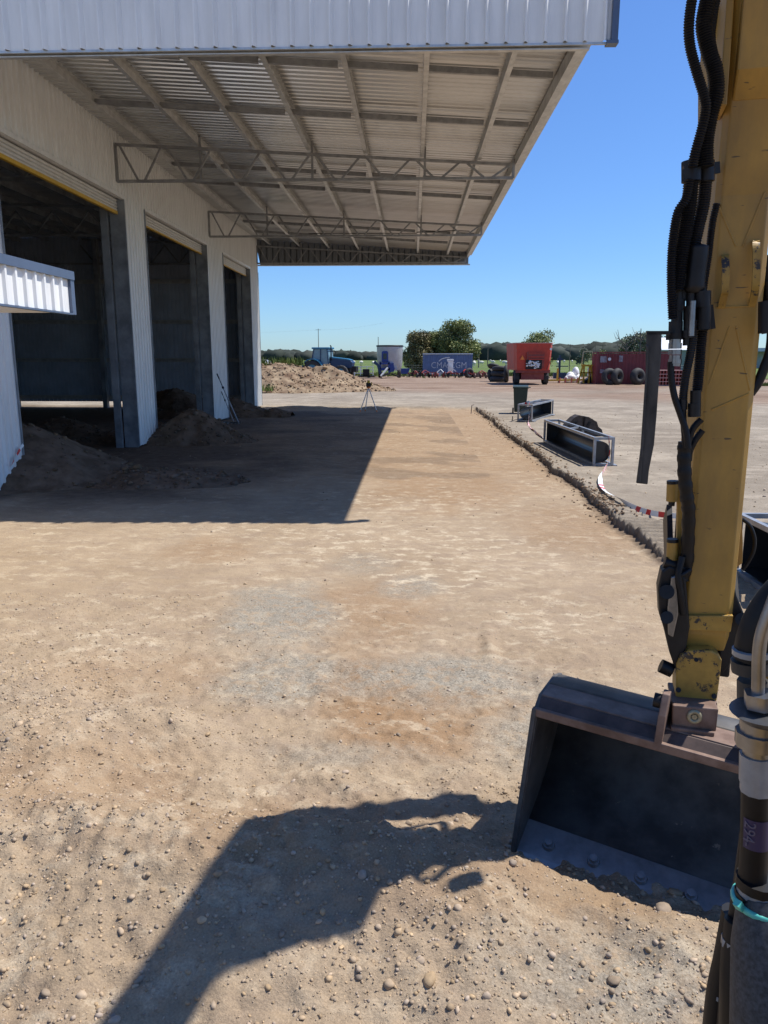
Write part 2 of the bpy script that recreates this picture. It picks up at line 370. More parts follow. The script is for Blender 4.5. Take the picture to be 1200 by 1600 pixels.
# colour zones
grey = np.zeros_like(GX); brown = np.zeros_like(GX); pale = np.zeros_like(GX)
def blob(px, py, rx, ry, amp=1, s=0):
    c = onz(px, py); q = ((GX-c[0])/rx)**2+((GY-c[1])/ry)**2
    return amp*np.clip(1.25-q+1.6*(fbm(GX*1.6+s, GY*1.6, 4, 70+s)-.5), 0, 1)
for a in ((430,960,.55,1.0,1,1),(430,1060,.45,.5,.9,2),(690,1060,.75,.45,1,3),(640,915,.35,.4,.7,4),(840,1150,.4,.5,.8,5),(560,1180,.5,.15,.5,6),(560,880,.4,.5,.5,7),(1000,1560,.6,.3,.8,8)): grey = np.maximum(grey, blob(*a))
for a in ((575,960,.7,1.2,.6,51),(700,760,1.6,2.5,.7,52),(950,760,.7,2.0,.7,53),(480,1330,1.3,.45,.5,54),(780,1400,.9,.4,.5,55),(120,1240,.7,.5,.5,56),(640,1120,.5,.5,.9,57),(575,1080,.38,.65,1,11),(640,1150,.45,.3,.9,12),(330,860,.6,.7,.55,13),(900,820,1.0,1.6,.5,14),(230,1050,.8,.5,.4,15),(740,1100,.3,.2,.7,16),(700,720,1.5,4,.35,17),(660,680,1.5,4,.45,18)): brown = np.maximum(brown, blob(*a))
brown = np.maximum(brown, .55*sst(11, 16, GY)*(1-sst(32.5, 33.5, GY))*(GX < 2.7))
for a in ((640,790,2.2,1.2,.7,29),(100,870,.8,1.0,.6,30),(380,830,1.2,.4,.8,31),(520,870,.9,.5,.9,21),(700,900,.9,.6,1,22),(640,850,2.0,1.3,.85,23),(180,1010,.5,.5,.8,24),(850,960,.8,.8,.8,25),(800,880,1.2,1.0,.6,26),(560,840,1,.5,.9,27),(650,800,1.8,1.4,.5,28)): pale = np.maximum(pale, blob(*a))
soil_and_shade = np.clip(1.3-np.abs(GX+6.2)/3.0*.9+2.2*(fbm(GX*.7, GY*.7, 5, 88)-.5), 0, 1)*sst(10.2, 12.5, GY+1.2*(fbm(GX*.9, GY*.9, 3, 89)-.5))*(1-sst(31.5, 33, GY))  # dark spoil by the pillars, plus canopy shade deepened in the soil colour
soil_and_shade = np.maximum(soil_and_shade, np.clip((fbm(GX*.8+.3*GY, GY*.9, 6, 90)-.50)*4, 0, .45)*sst(11, 14, GY)*(1-sst(31, 33, GY))*(GX < 1.5))
soil_and_shade = np.maximum(soil_and_shade, 1.0*(GX < -6.5)*sst(10, 12, GY))
dd = GX-edge_x(GY); soil_and_shade = np.maximum(soil_and_shade, np.exp(-((dd+.02)/.075)**2)*sst(6.8, 8, GY)*(1-sst(33, 33.6, GY)))
ymk = yardmask(GX, GY); far = sst(40, 52, GY+7*(fbm(GX*.12, GY*.12, 3, 81)-.5)+.9*(GX-4))
far = far*(1-.55*np.exp(-((GY-43-.5*GX)/3.0)**2))
ROADC = np.stack([grey, brown, np.clip(ymk, 0, 1), far], -1)
n0, n1 = GX.shape; idx = np.arange(n0*n1).reshape(n0, n1)
Fq = np.stack([idx[:-1, :-1], idx[:-1, 1:], idx[1:, 1:], idx[1:, :-1]], -1).reshape(-1, 4)
ground_mat = bpy.data.materials.new('dirt ground'); ground_mat.use_nodes = True
def build_ground_mat(m):
    n = m.node_tree; N = n.nodes; L = n.links; b = N['Principled BSDF']; b.inputs['Roughness'].default_value = .95; b.inputs['Specular IOR Level'].default_value = .15
    tc = N.new('ShaderNodeTexCoord'); at = N.new('ShaderNodeAttribute'); at.attribute_name = 'zone'
    at2 = N.new('ShaderNodeAttribute'); at2.attribute_name = 'pale'
    sp = N.new('ShaderNodeSeparateColor'); L.new(at.outputs['Color'], sp.inputs[0])
    def noise(scale, det=6, rough=.6, st=None, vec=None):
        q = N.new('ShaderNodeTexNoise'); q.inputs['Scale'].default_value = scale; q.inputs['Detail'].default_value = det; q.inputs['Roughness'].default_value = rough
        if st:
            mp = N.new('ShaderNodeMapping'); mp.inputs['Scale'].default_value = st; L.new(tc.outputs['Object'], mp.inputs[0]); L.new(mp.outputs[0], q.inputs[0])
        else: L.new(tc.outputs['Object'], q.inputs[0])
        return q.outputs[0]
    def ramp(x, a, b_):
        r = N.new('ShaderNodeMapRange'); r.inputs[1].default_value = a; r.inputs[2].default_value = b_; r.clamp = True; L.new(x, r.inputs[0]); return r.outputs[0]
    def math_(op, a, b_):
        q = N.new('ShaderNodeMath'); q.operation = op; q.use_clamp = False
        for i, v in enumerate((a, b_)):
            if isinstance(v, (int, float)): q.inputs[i].default_value = v
            else: L.new(v, q.inputs[i])
        return q.outputs[0]
    def mix(f, a, b_, mode='MIX'):
        q = N.new('ShaderNodeMix'); q.data_type = 'RGBA'; q.blend_type = mode
        if isinstance(f, (int, float)): q.inputs[0].default_value = f
        else: L.new(f, q.inputs[0])
        for i, v in ((6, a), (7, b_)):
            if isinstance(v, tuple): q.inputs[i].default_value = (*v, 1)
            else: L.new(v, q.inputs[i])
        return q.outputs[2]
    c = mix(ramp(noise(.7, 5), .35, .65), (.315,.232,.148), (.395,.30,.198))
    c = mix(math_('MULTIPLY', ramp(noise(2.6, 8, .7, (1,1.5,1)), .46, .6), .5), c, (.27,.20,.14))
    # orange brown clay
    c = mix(math_('MULTIPLY', sp.outputs[1], ramp(noise(6, 8, .7), .25, .5)), c, (.285,.18,.098))
    # grey gravel
    g = mix(ramp(noise(60, 4, .6), .4, .6), (.215,.188,.145), (.335,.295,.23))
    c = mix(math_('MULTIPLY', sp.outputs[0], ramp(noise(9, 8, .75), .36, .52)), c, g)
    # pale scraped streaks
    st = ramp(noise(4.6, 12, .76, (.9, 1.25, 1)), .51, .60)
    st2 = ramp(noise(1.1, 4, .6), .35, .6)
    st2 = math_('MULTIPLY', st2, .55)
    pm = N.new('ShaderNodeMath'); pm.operation = 'MAXIMUM'; L.new(st2, pm.inputs[0]); L.new(at2.outputs['Fac'], pm.inputs[1])
    c = mix(math_('MULTIPLY', math_('MULTIPLY', st, pm.outputs[0]), .9), c, (.57,.47,.33))
    at3 = N.new('ShaderNodeAttribute'); at3.attribute_name = 'soil_and_shade'
    c = mix(math_('MULTIPLY', at3.outputs['Fac'], .9), c, mix(ramp(noise(5, 8, .7), .35, .65), (.075,.052,.036), (.17,.125,.09)))  # dark soil and painted shade under the roof, mixed into the ground colour
    # yard crushed rock, then red brown farther on
    y1 = mix(ramp(noise(.35, 6, .65, (1, .5, 1)), .35, .62), (.22,.178,.13), (.335,.28,.21))
    y1 = mix(math_('MULTIPLY', ramp(noise(45, 4, .7), .45, .62), .5), y1, (.20,.18,.15))
    y1 = mix(math_('MULTIPLY', ramp(noise(.8, 9, .75, (.6, 1.1, 1)), .5, .58), .45), y1, (.46,.39,.30))
    y1 = mix(math_('MULTIPLY', ramp(noise(2.3, 9, .75), .5, .62), .5), y1, (.19,.155,.115))
    c = mix(sp.outputs[2], c, y1)
    r1 = mix(ramp(noise(.25, 7, .7, (.5, 1.2, 1)), .38, .62), (.17,.108,.072), (.28,.20,.14))
    r1 = mix(math_('MULTIPLY', ramp(noise(.9, 7, .7, (.25, 1.5, 1)), .52, .6), .5), r1, (.42,.33,.25))
    c = mix(at.outputs['Alpha'], c, r1)
    # fine grit
    c = mix(.75, c, mix(ramp(noise(120, 3, .6), .3, .7), (.72,.72,.72), (1.2,1.2,1.2)), 'MULTIPLY')
    L.new(c, b.inputs['Base Color'])
    bp = N.new('ShaderNodeBump'); bp.inputs['Strength'].default_value = .7; bp.inputs['Distance'].default_value = .012
    L.new(noise(38, 9, .72), bp.inputs['Height'])
    bp2 = N.new('ShaderNodeBump'); bp2.inputs['Strength'].default_value = .5; bp2.inputs['Distance'].default_value = .03
    L.new(noise(7, 6, .7, (1, 1.6, 1)), bp2.inputs['Height']); L.new(bp.outputs[0], bp2.inputs['Normal']); L.new(bp2.outputs[0], b.inputs['Normal'])
build_ground_mat(ground_mat)
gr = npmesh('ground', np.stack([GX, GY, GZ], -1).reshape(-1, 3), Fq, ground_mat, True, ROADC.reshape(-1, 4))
pd = gr.data.attributes.new('soil_and_shade', 'FLOAT', 'POINT'); pd.data.foreach_set('value', soil_and_shade.astype(np.float32).ravel())
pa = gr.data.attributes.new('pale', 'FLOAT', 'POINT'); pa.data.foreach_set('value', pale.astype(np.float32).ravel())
tag(gr, kind='structure')

# field beyond the yard
def sheet(name, pts, m, z, kind='structure'):
    mb = MB(); mb.add([(x, y, z) for x, y in pts], [tuple(range(len(pts)))]); return tag(mb.build(name, m), kind=kind)
fm = mat('pasture grass', (.085,.125,.030), .9, 0, .2, .05, bump=.05, bscale=3, col2=(.14,.175,.055), stretch=(1,.35,1), chip=(.22,.19,.09), chipamt=.60, chipscale=.06, spec=.1)
edge = [(-400,52),(-60,54),(-20,66),(-9,84)]+[(x, 100+2.5*math.sin(x*.9)+1.5*math.sin(x*2.3)) for x in range(-8, 24, 1)]+[(24,92),(28,80),(40,78),(120,74),(400,70)]
sheet('field', edge+[(3500,4000),(-3500,4000)], fm, .17)
sheet('grass_verge', [(23.5,44.3),(26,43.6),(34,44),(60,46),(60,50.5),(34,48.5),(25,46.3)], fm, .19)

# loose stones
def ico(sub):
    bm = bmesh.new(); bmesh.ops.create_icosphere(bm, subdivisions=sub, radius=1)
    V = np.array([v.co[:] for v in bm.verts]); Fc = np.array([[v.index for v in f.verts] for f in bm.faces]); bm.free(); return V, Fc
I1 = ico(1); I2 = ico(2)
def scatter(name, X, Y, S, base, m, sub=None, tintv=None, sink=.25, Z=None, parent=None, kind='stuff'):
    V0, F0 = base; n = len(X); nv = len(V0)
    ang = rng.uniform(0, 6.28, n); sc = rng.uniform(.6, 1.25, (n, 3))*np.array([1,1,.68])
    jit = 1+rng.uniform(-.28, .28, (n, nv))*(1 if nv < 20 else .6)
    P = V0[None]*sc[:, None, :]*jit[..., None]*S[:, None, None]
    tl = rng.uniform(-.5, .5, n); ct, st_ = np.cos(tl)[:, None], np.sin(tl)[:, None]
    P = np.stack([P[..., 0]*ct-P[..., 2]*st_, P[..., 1], P[..., 0]*st_+P[..., 2]*ct], -1)
    c, s2 = np.cos(ang)[:, None], np.sin(ang)[:, None]
    P = np.stack([P[..., 0]*c-P[..., 1]*s2, P[..., 0]*s2+P[..., 1]*c, P[..., 2]], -1)
    if Z is None: Z = height(X, Y)
    P += np.stack([X, Y, Z+S*(.68-2*sink*.68)], -1)[:, None, :]
    Fn = (F0[None]+np.arange(n)[:, None, None]*nv).reshape(-1, 3)
    if tintv is None:
        l = rng.uniform(.78, 1.35, n); w_ = rng.uniform(-.10, .16, n)
        tintv = np.stack([l*(1+w_*.6), l*(1+w_*.1), l*(1-w_*1.0), np.ones(n)], -1)
    col = np.repeat(tintv, nv, 0)
    return npmesh(name, P.reshape(-1, 3), Fn, m, False, col, 'tint', parent), P
def samp(n, fn, x0, x1, y0, y1):
    X = rng.uniform(x0, x1, n*4); Y = rng.uniform(y0, y1, n*4); k = rng.uniform(0, 1, n*4) < fn(X, Y); return X[k][:n], Y[k][:n]
def dens(X, Y):
    d = .05+.95*np.exp(-((Y-2.5)/1.15)**2)+.7*np.exp(-(((X+2.2)/1.1)**2+((Y-4.2)/1.4)**2))+.35*(X < -2.0)*(Y < 7)
    return np.clip(d*(.35+1.3*(fbm(X*1.5, Y*1.5, 3, 91)-.2)), 0.02, 1)
X, Y = samp(42000, dens, -4.2, 2.6, 1.7, 6.8); S = np.clip(rng.lognormal(-5.6, .55, len(X)), .0018, .015)
g, _ = scatter('gravel', X, Y, S, I1, M['stone'], sink=.42); tag(g, kind='stuff')
X, Y = samp(620, lambda x, y: dens(x, y)**1.8, -3.8, 2.2, 1.7, 5.4); S = np.clip(rng.lognormal(-4.5, .42, len(X)), .008, .032)
g, _ = scatter('stones', X, Y, S, I2, M['stone'], sink=.5); tag(g, kind='stuff')
X, Y = samp(1000, lambda x, y: .2+.8*(fbm(x*.8, y*.8, 3, 95) > .55), -8, 2.7, 7, 33); S = np.clip(rng.lognormal(-5.0, .45, len(X)), .004, .02)
g, _ = scatter('clods', X, Y, S, I1, M['stone']); tag(g, kind='stuff')
X, Y = samp(1300, lambda x, y: np.ones_like(x)*.6, 2.9, 9, 8.5, 30); S = np.clip(rng.lognormal(-4.9, .5, len(X)), .004, .03)
g, _ = scatter('yard_stones', X, Y, S, I1, M['stone']); tag(g, kind='stuff')
yy = np.concatenate([rng.uniform(10, 12, 260), rng.uniform(12, 33, 900)]); xx = edge_x(yy)+np.abs(rng.normal(.0, .13, len(yy)))*np.where(rng.uniform(size=len(yy)) < .75, 1, -1); S = np.clip(rng.lognormal(-4.2, .45, len(yy)), .006, .035)
g, _ = scatter('trench_crumbs', xx, yy, S, I1, M['stone'], tintv=np.stack([rng.uniform(.5,1.1,len(yy))]*3+[np.ones(len(yy))], -1)*np.array([.95,.85,.75,1])); tag(g, kind='stuff')

# spoil piles
def pile(name, label, cx, cy, rx, ry, h, rot=0, m='soil', amp=.12, seed=0, humps=(), n=150, group=None, clods=420, csz=-3.7):
    t = np.linspace(-1.25, 1.25, n); A, B = np.meshgrid(t, t)
    wob = 1+.35*(fbm(np.cos(np.arctan2(B, A))*1.5+5, np.sin(np.arctan2(B, A))*1.5+5, 3, seed)-.5)
    r = np.sqrt(A*A+B*B)/wob
    Z = h*np.clip(1-np.sqrt(r*r+.02)+.02, -.2, 1)
    for (hx, hy, hr, hh) in humps: Z = np.maximum(Z, hh*np.clip(1-np.sqrt(((A-hx)**2+((B-hy)*1.0)**2)/hr**2+.02), -.2, 1))
    Xl = A*rx; Yl = B*ry
    body = sst(0, .12*h, Z)
    Z = Z+body*amp*(fbm(Xl*1.2, Yl*1.2, 6, seed+3)-.5)*1.7*h**.5+body*amp*.4*(fbm(Xl*7, Yl*7, 3, seed+8)-.5)
    Z = np.where(Z <= 0.0, -.12, Z)
    c, s2 = math.cos(rot), math.sin(rot)
    n0_ = np.arange(n*n).reshape(n, n); Fp = np.stack([n0_[:-1, :-1], n0_[:-1, 1:], n0_[1:, 1:], n0_[1:, :-1]], -1).reshape(-1, 4)
    keep = (Z.ravel()[Fp] > -.1).any(1); Fp = Fp[keep]
    P = np.stack([Xl*c-Yl*s2, Xl*s2+Yl*c, Z], -1).reshape(-1, 3)
    z0 = hz(cx, cy)
    used = np.unique(Fp); remap = -np.ones(len(P), int); remap[used] = np.arange(len(used))
    o = npmesh(name, P[used], remap[Fp], M[m], True); o.location = (cx, cy, z0-.01)
    tag(o, label, 'dirt pile', group)
    if clods:
        k = rng.integers(0, len(used), clods); Q = P[used][k]; Sz = np.clip(rng.lognormal(csz, .5, clods), .015, .18)
        g_, _ = scatter('clods', Q[:, 0], Q[:, 1], Sz, I1, M['cl_'+m], Z=Q[:, 2], parent=o, sink=.3); tag(g_, kind='stuff')
    return o
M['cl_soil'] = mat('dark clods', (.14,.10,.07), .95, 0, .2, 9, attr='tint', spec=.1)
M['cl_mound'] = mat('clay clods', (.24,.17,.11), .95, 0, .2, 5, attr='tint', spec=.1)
pg = 'heaps of dug soil around the shed'
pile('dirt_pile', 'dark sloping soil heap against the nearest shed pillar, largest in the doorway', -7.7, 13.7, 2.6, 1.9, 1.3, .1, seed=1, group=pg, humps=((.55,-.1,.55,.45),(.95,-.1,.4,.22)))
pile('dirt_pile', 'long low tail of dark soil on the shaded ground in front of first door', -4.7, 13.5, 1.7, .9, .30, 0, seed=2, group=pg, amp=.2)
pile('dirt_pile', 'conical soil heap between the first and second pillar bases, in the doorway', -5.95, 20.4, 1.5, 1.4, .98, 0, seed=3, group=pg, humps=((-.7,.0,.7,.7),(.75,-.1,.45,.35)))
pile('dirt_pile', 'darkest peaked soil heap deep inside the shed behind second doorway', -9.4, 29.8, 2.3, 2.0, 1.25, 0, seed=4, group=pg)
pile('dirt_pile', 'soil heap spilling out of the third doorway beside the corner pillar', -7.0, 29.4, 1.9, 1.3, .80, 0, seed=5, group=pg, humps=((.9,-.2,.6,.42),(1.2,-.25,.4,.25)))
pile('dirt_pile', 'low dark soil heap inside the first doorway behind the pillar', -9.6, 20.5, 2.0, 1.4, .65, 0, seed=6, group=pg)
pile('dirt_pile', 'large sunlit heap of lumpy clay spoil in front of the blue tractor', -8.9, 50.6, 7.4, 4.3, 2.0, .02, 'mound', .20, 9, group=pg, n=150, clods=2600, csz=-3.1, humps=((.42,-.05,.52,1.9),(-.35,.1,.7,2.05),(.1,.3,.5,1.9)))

# ------------------------------------------------------------------ farm shed with its canopy
WX, EX, YG, YF, GB = -6.85, 2.35, 11.25, 34.4, 6.22
GN = 6.345                       # lower edge of the near gable
BX = -22.0
def zr(x): return 6.72+(EX-x)*.06 if x > WX else 6.72+(EX-WX)*.06+((WX-x)*.03 if x > -14.5 else (WX+14.5)*.03+(x+14.5)*.03)
shed = thing('machinery_shed', 'long white ribbed steel farm shed with wide open canopy and three tall roller doorways', 'shed', (0, 0, 0))
DO = [(12.97, 18.64), (20.05, 25.92), (28.1, 32.7)]      # door openings along Y
PL = [(YG, 12.97), (18.64, 20.05), (25.92, 28.1), (32.7, YF)]
mb = MB()
ribsheet(mb, (WX, YG, 5.93), (0,1,0), (0,0,1), (1,0,0), YF-YG, 1.36, .19, .028, .05, .028)
mb.build('wall', M['clad'], shed)
for i, (a, b_) in enumerate(PL):
    mb = MB(); ribsheet(mb, (WX, a, .05), (0,1,0), (0,0,1), (1,0,0), b_-a, 5.88, .19, .028, .05, .028); mb.build('wall_panel', M['clad'], shed)
    mb = MB(); w = .12
    mb.box((WX-.34, a+.01, 0), (WX-.01, a+.05, 5.9)); mb.box((WX-.34, b_-.05, 0), (WX-.01, b_-.01, 5.9)); mb.box((WX-.36, a+.05, 0), (WX-.32, b_-.05, 5.9))
    mb.build('column', M['post'], shed)
    mb = MB(); mb.box((WX-.012, b_-.004, .04), (WX+.036, b_+.012, 5.9)); mb.box((WX-.012, a-.012, .04), (WX+.036, a+.004, 5.9)); mb.build('corner_flashing', M['post'], shed)
for di, (a, b_) in enumerate(DO):
    mb = MB(); mb.box((WX-.06, a, 5.86), (WX+.045, b_, 5.94)); mb.box((WX-.30, a, 5.90), (WX-.06, b_, 5.93)); mb.build('lintel_flashing', M['clad'], shed)
    mb = MB()
    for k in range(4): mb.tube([(WX-.17, a+.02, 5.63+.07*k), (WX-.17, b_-.02, 5.63+.07*k)], .036, 8)
    mb.cyl((WX-.55, a, 6.3), (WX-.55, b_, 6.3), .28, 20)
    d = mb.build('roller_door', M['rollw'], shed)
    mb = MB(); mb.box((WX-.20, a+.02, 5.53 if di == 0 else 5.565), (WX-.13, b_-.02, 5.60)); mb.build('bottom_rail', M['yrail'], d)
    mb = MB(); mb.box((WX-.54, a-.02, 0), (WX-.38, a+.08, 5.9)); mb.box((WX-.54, b_-.08, 0), (WX-.38, b_+.02, 5.9)); build_each(mb, 'door_guide', M['post'], shed)
# main walls
mb = MB(); ribsheet(mb, (WX, YF, .27), (-1,0,0), (0,0,1), (0,1,0), WX-BX, 7.3, .19, .028, .05, .028)
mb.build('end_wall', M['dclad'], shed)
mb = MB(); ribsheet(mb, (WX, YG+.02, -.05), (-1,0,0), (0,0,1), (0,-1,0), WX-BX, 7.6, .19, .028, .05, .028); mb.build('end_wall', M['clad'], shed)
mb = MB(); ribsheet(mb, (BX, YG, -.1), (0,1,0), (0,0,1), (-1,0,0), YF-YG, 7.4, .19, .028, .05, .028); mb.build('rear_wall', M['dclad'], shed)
for z in (.55, 2.2, 3.87, 5.6):
    mb = MB(); mb.box((BX, YF-.16, z), (WX-.42, YF-.03, z+.012)); mb.box((BX, YF-.175, z-.03), (WX-.42, YF-.16, z+.012)); mb.box((BX, YF-.04, z-.16), (WX-.42, YF-.031, z)); mb.build('girt', M['zinc'], shed)
for x in (-13.9, -18.0):
    mb = MB(); mb.box((x-.1, YF-.42, 0), (x+.1, YF-.18, 7.3)); mb.build('column', M['post'], shed)
# roof: canopy slope and shed slopes
mb = MB(); L_ = math.hypot(EX+.12-WX, .06*(EX+.12-WX))
ribsheet(mb, (EX+.12, YG, zr(EX+.12)), (0,1,0), (-1,0,.06), (0,0,1), YF-YG, L_, .2, .045, .08, .04); mb.build('canopy_roof', M['roofzn'], shed)
mb = MB(); ribsheet(mb, (WX, YG, zr(WX)), (0,1,0), (-1,0,.03), (0,0,1), YF-YG, math.hypot(7.65, .23), .19, .03, .07, .04)
ribsheet(mb, (-14.5, YG, zr(-14.49)), (0,1,0), (-1,0,-.03), (0,0,1), YF-YG, math.hypot(7.5, .23), .19, .03, .07, .04); mb.build('roof', M['roofzn'], shed)
# gables of the canopy
def gable(y, ny, m, name, top):
    mb = MB(); pitch = .262; us = []; x = WX-.1 if ny > 0 else BX
    x = BX if ny < 0 else WX
    xe = EX+(.26 if ny < 0 else .03)
    prof = [(x, 0)]; u = x+pitch*.6
    while u+.04 < xe: prof += [(u-.024, 0), (u-.016, .065), (u+.002, .065), (u+.044, 0)]; u += pitch
    prof.append((xe, 0)); k = len(prof); zb = GN if ny < 0 else GB
    P = [(a, y+ny*h, (zb if a > WX else 6.9)) for a, h in prof]+[(a, y+ny*h, zr(a)+top) for a, h in prof]
    mb.add(P, [(i, i+1, k+i+1, k+i) for i in range(k-1)]); return mb.build(name, m, shed)
gable(YG, -1, M['clad'], 'gable_fascia', .28)
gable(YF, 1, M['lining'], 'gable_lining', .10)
mb = MB(); mb.box((EX+.255, YG-.07, GN-.01), (EX+.34, YG+.06, zr(EX)+.34)); mb.box((EX+.20, YG-.075, GN-.04), (EX+.35, YG+.07, GN+.0)); mb.build('corner_flashing', M['flash'], shed)
mb = MB(); mb.box((WX, YG-.01, GN-.03), (EX+.2, YG+.02, GN-.002)); mb.box((WX, YG+.05, GN-.06), (EX, YG+.13, GN-.045)); mb.box((WX, YG+.12, GN-.045), (EX, YG+.13, GN+.1)); mb.build('gable_trim', M['zinc'], shed)
mb = MB(); mb.box((WX, YF-.05, GB-.05), (EX+.1, YF+.05, GB)); mb.build('gable_trim', M['zinc'], shed)
# eave beam and gutter
z0 = zr(EX)
mb = MB(); mb.box((EX-.07, YG+.06, z0-.24), (EX+.03, YF-.04, z0-.22)); mb.box((EX-.07, YG+.06, z0-.22), (EX-.05, YF-.04, z0-.02)); mb.build('eave_beam', M['zinc'], shed)
mb = MB(); mb.box((EX+.04, YG+.07, z0-.14), (EX+.16, YF, z0-.125)); mb.box((EX+.15, YG+.07, z0-.125), (EX+.165, YF, z0+.03)); mb.box((EX+.035, YG+.07, z0-.22), (EX+.05, YF, z0)); mb.build('gutter', M['zinc'], shed)
TR = [18.3, 26.35, 34.22]
# purlins
for k in range(7):
    x = 1.42-1.28*k; zt = zr(x)-.004; mb = MB()
    for a, b_ in zip([YG+.03]+TR[:-1], TR):
        mb.box((x-.004, a, zt-.2), (x+.004, b_, zt)); mb.box((x+.004, a, zt-.2), (x+.08, b_, zt-.192)); mb.box((x+.072, a, zt-.192), (x+.08, b_, zt-.175)); mb.box((x+.004, a, zt-.008), (x+.08, b_, zt))
    mb.build('purlin', M['zinc'], shed)
for k in range(1, 12):
    x = WX-.25-1.28*k; zt = zr(x)-.01; mb = MB(); mb.box((x-.03, YG+.1, zt-.2), (x+.03, YF-.05, zt)); mb.build('purlin', M['post'], shed)
for y in (13.2, 15.8, 20.6, 22.6, 28.9, 31.2):
    xl = [1.42-1.28*k for k in range(7)]; mb = MB()
    for a, b_ in zip([EX-.07]+xl, xl):
        zt = zr((a+b_)/2)-.10; mb.bar((a-.09, y, zr(a)-.12), (b_+.02, y, zr(b_)-.12), .012, .09)
        mb.bar((a-.09, y+.03, zr(a)-.165), (b_+.02, y+.03, zr(b_)-.165), .06, .006)
    mb.build('bridging', M['truss'], shed)
for y in TR:
    mb = MB(); a = Vector((WX+.03, y, 6.98)); b_ = Vector((EX-.12, y, 6.47)); c = Vector((WX+.03, y, GB-.03)); d = Vector((EX-.12, y, GB-.03))
    if y > 34: c.z = d.z = GB+.04
    mb.bar(a, b_, .07, .06); mb.bar(c, d, .07, .06); mb.bar(a, c, .06, .06, (0,1,0)); mb.bar(b_+Vector((0,0,.12)), d, .06, .06, (0,1,0))
    n = 16
    for k in range(n):
        p = (k+.12)/n; q = (k+.88)/n
        A_, B_ = (a.lerp(b_, p), c.lerp(d, q)) if k % 2 == 0 else (c.lerp(d, p), a.lerp(b_, q))
        if k == 0: A_ = a.lerp(b_, .01)
        mb.bar(A_, B_, .045, .045)
    for x in (1.42-1.28*1, 1.42-1.28*3, 1.42-1.28*5): mb.bar((x+.1, y+.045, zr(x)-.02), (x+.1, y+.045, GB-.03), .05, .05, (0,1,0))
    mb.build('roof_truss', M['truss'], shed)
    mb = MB(); 
    e = Vector((-14.5, y, 7.3)); 
    mb.bar((WX-.1, y, 7.0), (-14.5, y, 7.3), .08); mb.bar((WX-.1, y, 6.25), (BX, y, 6.3), .08)
    for k in range(12):
        x0 = WX-.3-k*.62; mb.bar((x0, y, 6.27 if k % 2 else 7.02), (x0-.62, y, 7.05 if k % 2 else 6.27), .05)
    mb.build('inside_truss', M['post'], shed)
mb = MB(); mb.tube([(WX-.1, 18.2, 6.9), (-11, 22, 7.1)], .012, 6); mb.tube([(.1, 26.4, 6.3), (1.3, 26.9, 6.42), (1.9, 27.3, 6.46)], .016, 6); mb.tube([(-3.5, 26.4, 6.28), (.1, 26.6, 6.3)], .012, 6); build_each(mb, 'tie_rod', M['blks'], shed)

# low annex at the left, nearer than the canopy
an = thing('annex', 'low white lean-to with blue grey capping, left of the big shed', 'lean-to', (0, 0, 0))
mb = MB(); ribsheet(mb, (-3.98, 2.0, 2.72), (0,1,0), (0,0,1), (1,0,0), 6.92, .37, .2, .028, .07, .035); mb.build('fascia', M['clad'], an)
mb = MB(); mb.box((-4.10, 1.98, 3.09), (-3.935, 9.0, 3.185)); mb.box((-4.05, 8.91, 2.70), (-3.945, 9.0, 3.09)); mb.box((-4.0, 1.98, 2.695), (-3.94, 8.91, 2.715)); mb.build('capping', M['flash'], an)
mb = MB(); mb.box((-6.2, 2.0, 2.73), (-4.0, 8.9, 2.75)); mb.box((-6.2, 2, 3.0), (-4.1, 8.96, 3.08)); mb.box((-6.2, 8.86, 2.72), (-4.05, 8.91, 3.0)); mb.build('roof', M['clad'], an)
mb = MB(); ribsheet(mb, (-6.0, 2, -.05), (0,1,0), (0,0,1), (1,0,0), 6.6, 2.8, .2, .028); mb.box((-9.5, 8.5, -.05), (-6.02, 8.6, 2.9)); mb.build('wall', M['clad'], an)

# ------------------------------------------------------------------ excavator arm
HH = R(13); EO = np.array([.50, -.165, 0])
EU = np.array([math.cos(HH), -math.sin(HH), 0]); EF = np.array([math.sin(HH), math.cos(HH), 0])
def fc(x, y, f=3.3):
    r = ray(x, y); t = (f-(C0-EO)@EF)/(r@EF); p = C0+r*t-EO; return Vector((float(p@EU), f, float(p[2])))
exc = thing('excavator', 'yellow excavator arm with black hoses and a steel bucket resting on the dirt', 'excavator', EO, -HH)
def spline(P, n=10):
    P = [Vector(p) for p in P]; P = [P[0]*2-P[1]]+P+[P[-1]*2-P[-2]]; o = []
    for i in range(1, len(P)-2):
        for k in range(n):
            t = k/n; a, b, c, d = P[i-1:i+3]
            o.append(.5*((2*b)+(c-a)*t+(2*a-5*b+4*c-d)*t*t+(3*b-a-3*c+d)*t**3))
    o.append(P[-2]); return o
def resamp(P, ds):
    o = [P[0]]; acc = 0
    for a, b in zip(P, P[1:]):
        L_ = (b-a).length; t = ds-acc
        while t <= L_: o.append(a.lerp(b, t/L_)); t += ds
        acc = L_-(t-ds)
    return o
def hose(name, pts, r, f=3.25, rib=0, m='blk', par=None, pitch=.0085):
    P = spline([fc(*p[:2], p[2] if len(p) > 2 else f) for p in pts]); mb = MB()
    if rib:
        P = resamp(P, pitch/2); rs = [r*(1+rib) if i % 2 else r*(1-rib) for i in range(len(P))]
        mb.tube(P, rs, 12, smooth=False)
    else: mb.tube(P, r, 12)
    return mb.build(name, M[m], par or exc)
